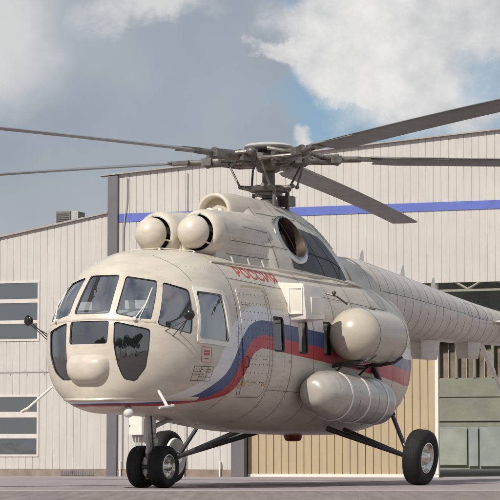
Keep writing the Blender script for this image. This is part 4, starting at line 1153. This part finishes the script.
# stabiliser, fin, tail rotor
mb = MB()
for sg in (1, -1):
    a_ = [(13.55, .36*sg, 2.93), (13.75, .36*sg, 2.975), (14.2, .36*sg, 2.95), (14.35, .36*sg, 2.93), (14.2, .36*sg, 2.915), (13.75, .36*sg, 2.89)]
    mb.loft([a_, [(p[0]*.85+13.95*.15, 1.35*sg, p[2]) for p in a_]])
hb(mb, 'stabiliser', 'boom')
mb = MB()
def foil(x0_, x1_, z, th_): return [(x0_, 0, z), (x0_+.12*(x1_-x0_), th_, z), (x0_+.45*(x1_-x0_), th_, z), (x1_, 0, z+.05), (x0_+.45*(x1_-x0_), -th_, z), (x0_+.12*(x1_-x0_), -th_, z)]
mb.loft([foil(15.0, 16.9, 2.75, .16), foil(15.6, 17.2, 3.1, .18), foil(16.9, 18.1, 4.5, .15), foil(17.3, 18.35, 5.0, .10)])
hb(mb, 'tail_fin', 'boom', angle=45)
tr = MB(); tr.lathe((17.65, .1, 4.65), (0, 1, 0), [(0, .14), (.42, .13), (.5, .08), (.52, 0)], 20)
tro = hb(tr, 'tail_rotor_hub', 'hubmetal')
for k in range(3):
    a = R(25+120*k); mb = MB(); ca, sa = math.cos(a), math.sin(a)
    def tp(r, w_, y): return (17.65+r*ca-w_*sa, .5+y, 4.65+r*sa+w_*ca)
    mb.loft([[tp(r, -wd, .0), tp(r, -wd*.3, .02), tp(r, wd, 0), tp(r, -wd*.3, -.02)] for r, wd in ((.1, .05), (.5, .06), (.6, .135), (1.95, .135))])
    hb(mb, 'tail_rotor_blade', 'blade')

# ---- rotor mast, swash plate, hub, blades
HX, HZ = 5.25, 5.12
mb = MB(); mb.lathe((HX, 0, 4.35), (0, 0, 1), [(0, .16), (.12, .15), (.14, .105), (.55, .10), (.62, .12), (.66, .16)], 28); ms = hb(mb, 'rotor_mast', 'hubmetal')
mb = MB(); mb.lathe((HX, 0, 4.60), (0, 0, 1), [(0, .12), (-.02, .2), (0, .30), (.05, .32), (.09, .26), (.10, .12)], 32)
mb.lathe((HX, 0, 4.53), (0, 0, 1), [(0, .11), (0, .22), (.05, .22), (.05, .11)], 28)
for k in range(5):
    a = R(20+72*k); mb.tube([(HX+.25*math.cos(a), .25*math.sin(a), 4.64), (HX+.46*math.cos(a), .46*math.sin(a), 4.67)], [.05, .03], 8)
mb.tube([(HX+.35, .15, 4.30), (HX+.35, .15, 4.62)], .035, 10); mb.box(HX+.25, HX+.50, .02, .22, 4.40, 4.56); mb.tube([(HX-.3, .25, 4.35), (HX-.28, .25, 4.60)], .03, 8)
mb.tube([(HX+.12, -.35, 4.32), (HX+.12, -.33, 4.60)], .03, 8)
sw = hb(mb, 'swash_plate', 'hubmetal')
mb = MB()
mb.lathe((HX, 0, HZ), (0, 0, 1), [(-.22, .10), (-.20, .17), (-.10, .22), (.06, .24), (.10, .20), (.14, .16)], 32)
for k in range(5):
    a = R(30+72*k)
    mb.tube([(HX+.1*math.cos(a), .1*math.sin(a), HZ-.02), (HX+.42*math.cos(a), .42*math.sin(a), HZ-.02)], [.12, .09], 10)
hub = hb(mb, 'rotor_hub', 'hubmetal')
mb = MB(); mb.lathe((HX, 0, HZ+.13), (0, 0, 1), [(0, .10), (.02, .33), (.035, .385), (.065, .395), (.095, .36), (.12, .22), (.13, 0)], 40); hb(mb, 'hub_cap', 'hubcap', hub, angle=60)
BL = [63, -9, -74, -151, 140]
def sag(r): return -.0035*r*r*.55+.018*r
first = None
def blade_mb():
    # built along local x, chord along y
    mb = MB(); rings = []
    for r in list(np.linspace(1.72, 10.64, 22)):
        ch = .52; tw = R(9-6.5*(r/10.64)); z = sag(r); t = .058
        if r < 1.9: ch = .42
        sec = [(-.27, 0), (-.24, .45), (-.15, .85), (0., 1.), (.25, .8), (.5, .42), (.73, .03), (.5, -.2), (.2, -.42), (0, -.5), (-.15, -.48), (-.24, -.3)]
        rings.append([(r, q*ch*math.cos(tw)+p*t*math.sin(tw)*.5, z+p*t*.55-q*ch*math.sin(tw)) for q, p in sec])
    mb.loft(rings); return mb
def grip_mb():
    mb = MB()
    mb.tube([(.36, 0, 0), (.60, 0, .0)], [.10, .115], 12)
    mb.box(.40, .66, -.17, .17, -.07, .07)
    mb.tube([(.60, 0, .005), (1.05, 0, .01), (1.12, 0, .01)], [.085, .085, .10], 14)
    mb.box(.98, 1.16, -.13, .13, -.05, .065)
    mb.tube([(1.1, 0, .015), (1.48, 0, .025)], [.05, .05], 10)
    mb.box(1.42, 1.80, -.10, .10, -.0, .055)
    mb.tube([(.55, -.30, .10), (.82, -.12, .03), (1.02, -.08, .03)], [.035, .03, .03], 8)       # damper arm
    mb.ball((.56, .24, .06), .085, 12, sc=(1, 1, .8)); mb.tube([(.56, .24, .06), (.72, .05, .04)], .035, 8)
    mb.tube([(.95, -.02, -.03), (.72, -.34, -.06), (.48, -.38, -.05)], [.03, .03, .035], 8)
    return mb
for i, al in enumerate(BL):
    ang = R(al)+TH           # in the (X aft, Y port) plane
    # local frame x forward = -X: direction (-cos, sin)
    az_ = math.atan2(math.sin(ang), -math.cos(ang))
    if first is None:
        b0 = blade_mb().build('rotor_blade', 'blade', heli, angle=40); g0 = grip_mb().build('blade_grip', 'hubmetal', b0, angle=40)
        mb = MB(); mb.box(1.62, 2.9, -.13, .02, .035, .062); r0 = mb.build('root_cuff', 'bladeroot', b0, bevel=.006)
        mb = MB(); mb.tube([(.50, -.40, -.06), (.42, -.20, -.46)], .018, 8); mb.ball((.50, -.40, -.06), .04, 8); mb.ball((.42, -.2, -.46), .035, 8); p0 = mb.build('pitch_link', 'hubmetal', b0)
        first = (b0, g0, r0, p0); b = b0
    else:
        b = b0.copy(); C.objects.link(b); b.parent = heli
        for o in first[1:]:
            c = o.copy(); C.objects.link(c); c.parent = b
    b.location = (5.0-HX, 0, HZ); b.rotation_euler = (0, 0, az_)

# ---- landing gear
def wheel(name, X, Y, r, w, inner_r, out=1, parent=heli, camber=0.):
    ca_, sa_ = math.cos(R(camber*out)), math.sin(R(camber*out))
    def hb(mb, name, mat, parent=heli, **k):     # lean the wheel about its contact point
        return mb.build(name, mat, parent, xf=lambda p: hx((p[0], Y+(p[1]-Y)*ca_+p[2]*sa_, max(0.002, p[2]*ca_-(p[1]-Y)*sa_))), **k)
    mb = MB(); hw = w/2
    pr = [(-hw*.72, inner_r), (-hw*.88, inner_r+.02), (-hw, inner_r+(r-inner_r)*.42), (-hw*.97, inner_r+(r-inner_r)*.66), (-hw*.82, r*.955), (-hw*.55, r*.99), (-hw*.2, r), (hw*.2, r), (hw*.55, r*.99), (hw*.82, r*.955), (hw*.97, inner_r+(r-inner_r)*.66), (hw, inner_r+(r-inner_r)*.42), (hw*.88, inner_r+.02), (hw*.72, inner_r)]
    mb.lathe((X, Y, r), (0, 1, 0), pr, 56)
    t = hb(mb, name, 'black', parent, angle=60)
    mb = MB(); s = out
    k = inner_r
    pr = [(s*hw*.74, k+.004), (s*hw*.84, k), (s*hw*.86, k*.93), (s*hw*.70, k*.88), (s*hw*.45, k*.80), (s*hw*.36, k*.55), (s*hw*.55, k*.42), (s*hw*.92, k*.36), (s*hw*1.0, k*.30), (s*hw*1.02, 0.)]
    mb.lathe((X, Y, r), (0, 1, 0), pr, 40)
    pr2 = [(-s*hw*.74, k+.004), (-s*hw*.80, k*.9), (-s*hw*.4, k*.8), (-s*hw*.4, 0)]
    mb.lathe((X, Y, r), (0, 1, 0), pr2, 32)
    for q in range(8):
        a = 2*PI*q/8; mb.tube([(X+k*.66*math.cos(a), Y+s*hw*.36, r+k*.66*math.sin(a)), (X+k*.66*math.cos(a), Y+s*hw*.50, r+k*.66*math.sin(a))], .012, 6)
    hb(mb, 'rim', 'steel', t, angle=40)
    mb = MB()
    for g in (-.45, -.15, .15, .45): mb.lathe((X, Y, r), (0, 1, 0), [(hw*g-.006, r*.998), (hw*g-.004, r*1.002), (hw*g+.004, r*1.002), (hw*g+.006, r*.998)], 56)
    hb(mb, 'tread_ribs', 'black', t)
    return t
wheel('nose_wheel', 1.70, .175, .302, .235, .178, 1); wheel('nose_wheel', 1.70, -.175, .302, .235, .178, -1)
mb = MB(); mb.tube([(1.70, -.17, .2975), (1.70, .17, .2975)], .035, 12)
mb.tube([(1.70, 0, .27), (1.66, 0, .62)], [.055, .05], 14); mb.tube([(1.66, 0, .60), (1.62, 0, 1.15)], .075, 16)
mb.lathe((1.655, 0, .68), (0, 0, 1), [(-.05, .06), (-.045, .095), (.02, .10), (.05, .08)], 18)
mb.tube([(1.70, 0, .32), (1.88, 0, .52), (1.66, 0, .74)], .028, 8); mb.tube([(1.56, .02, .74), (1.50, .03, .50), (1.62, .0, .36)], .03, 8)
mb.tube([(1.64, 0, .85), (2.3, 0, 1.02)], .035, 10); mb.ball((1.6, .05, .74), .055, 12)
hb(mb, 'nose_gear_strut', 'strutmetal')
mb = MB(); mb.tube([(1.52, .07, 1.1), (1.53, .09, .8), (1.56, .10, .5), (1.66, .06, .36)], .012, 6); hb(mb, 'brake_hose', 'gasket')
for sg in (1, -1):
    wheel('main_wheel', 5.98, sg*2.22, .4325, .29, .238, sg, camber=6)
    mb = MB(); ax_ = (5.98, sg*2.02, .45)
    mb.tube([(5.98, sg*2.25, .4325), ax_], .05, 12)
    mb.tube([ax_, (5.80, sg*.74, .88)], [.035, .045], 12); mb.tube([ax_, (6.42, sg*.74, .86)], [.035, .045], 12)
    hb(mb, 'landing_gear_strut', 'darkstrut')
    mb = MB(); top = Vector((6.45, sg*1.22, 1.92)); a = Vector((6.0, sg*2.04, .48)); m_ = a.lerp(top, .42)
    mb.tube([a, m_], .034, 12); mb.tube([m_, top], .052, 12); hb(mb, 'shock_strut', 'strutmetal' if False else 'darkstrut')
    mb = MB(); mb.tube([(5.98, sg*2.06, .45), (5.98, sg*2.11, .44)], [.12, .12], 20); hb(mb, 'brake_drum', 'steel')
# brace, white mudguard-like door seen inside the starboard wheel is its polished inner disc
mb = MB(); mb.lathe((5.98, -2.25, .4325), (0, 1, 0), [(.12, .31), (.16, .30), (.175, .22), (.175, 0)], 32); hb(mb, 'wheel_disc', 'white')

print('objects', len(bpy.data.objects))
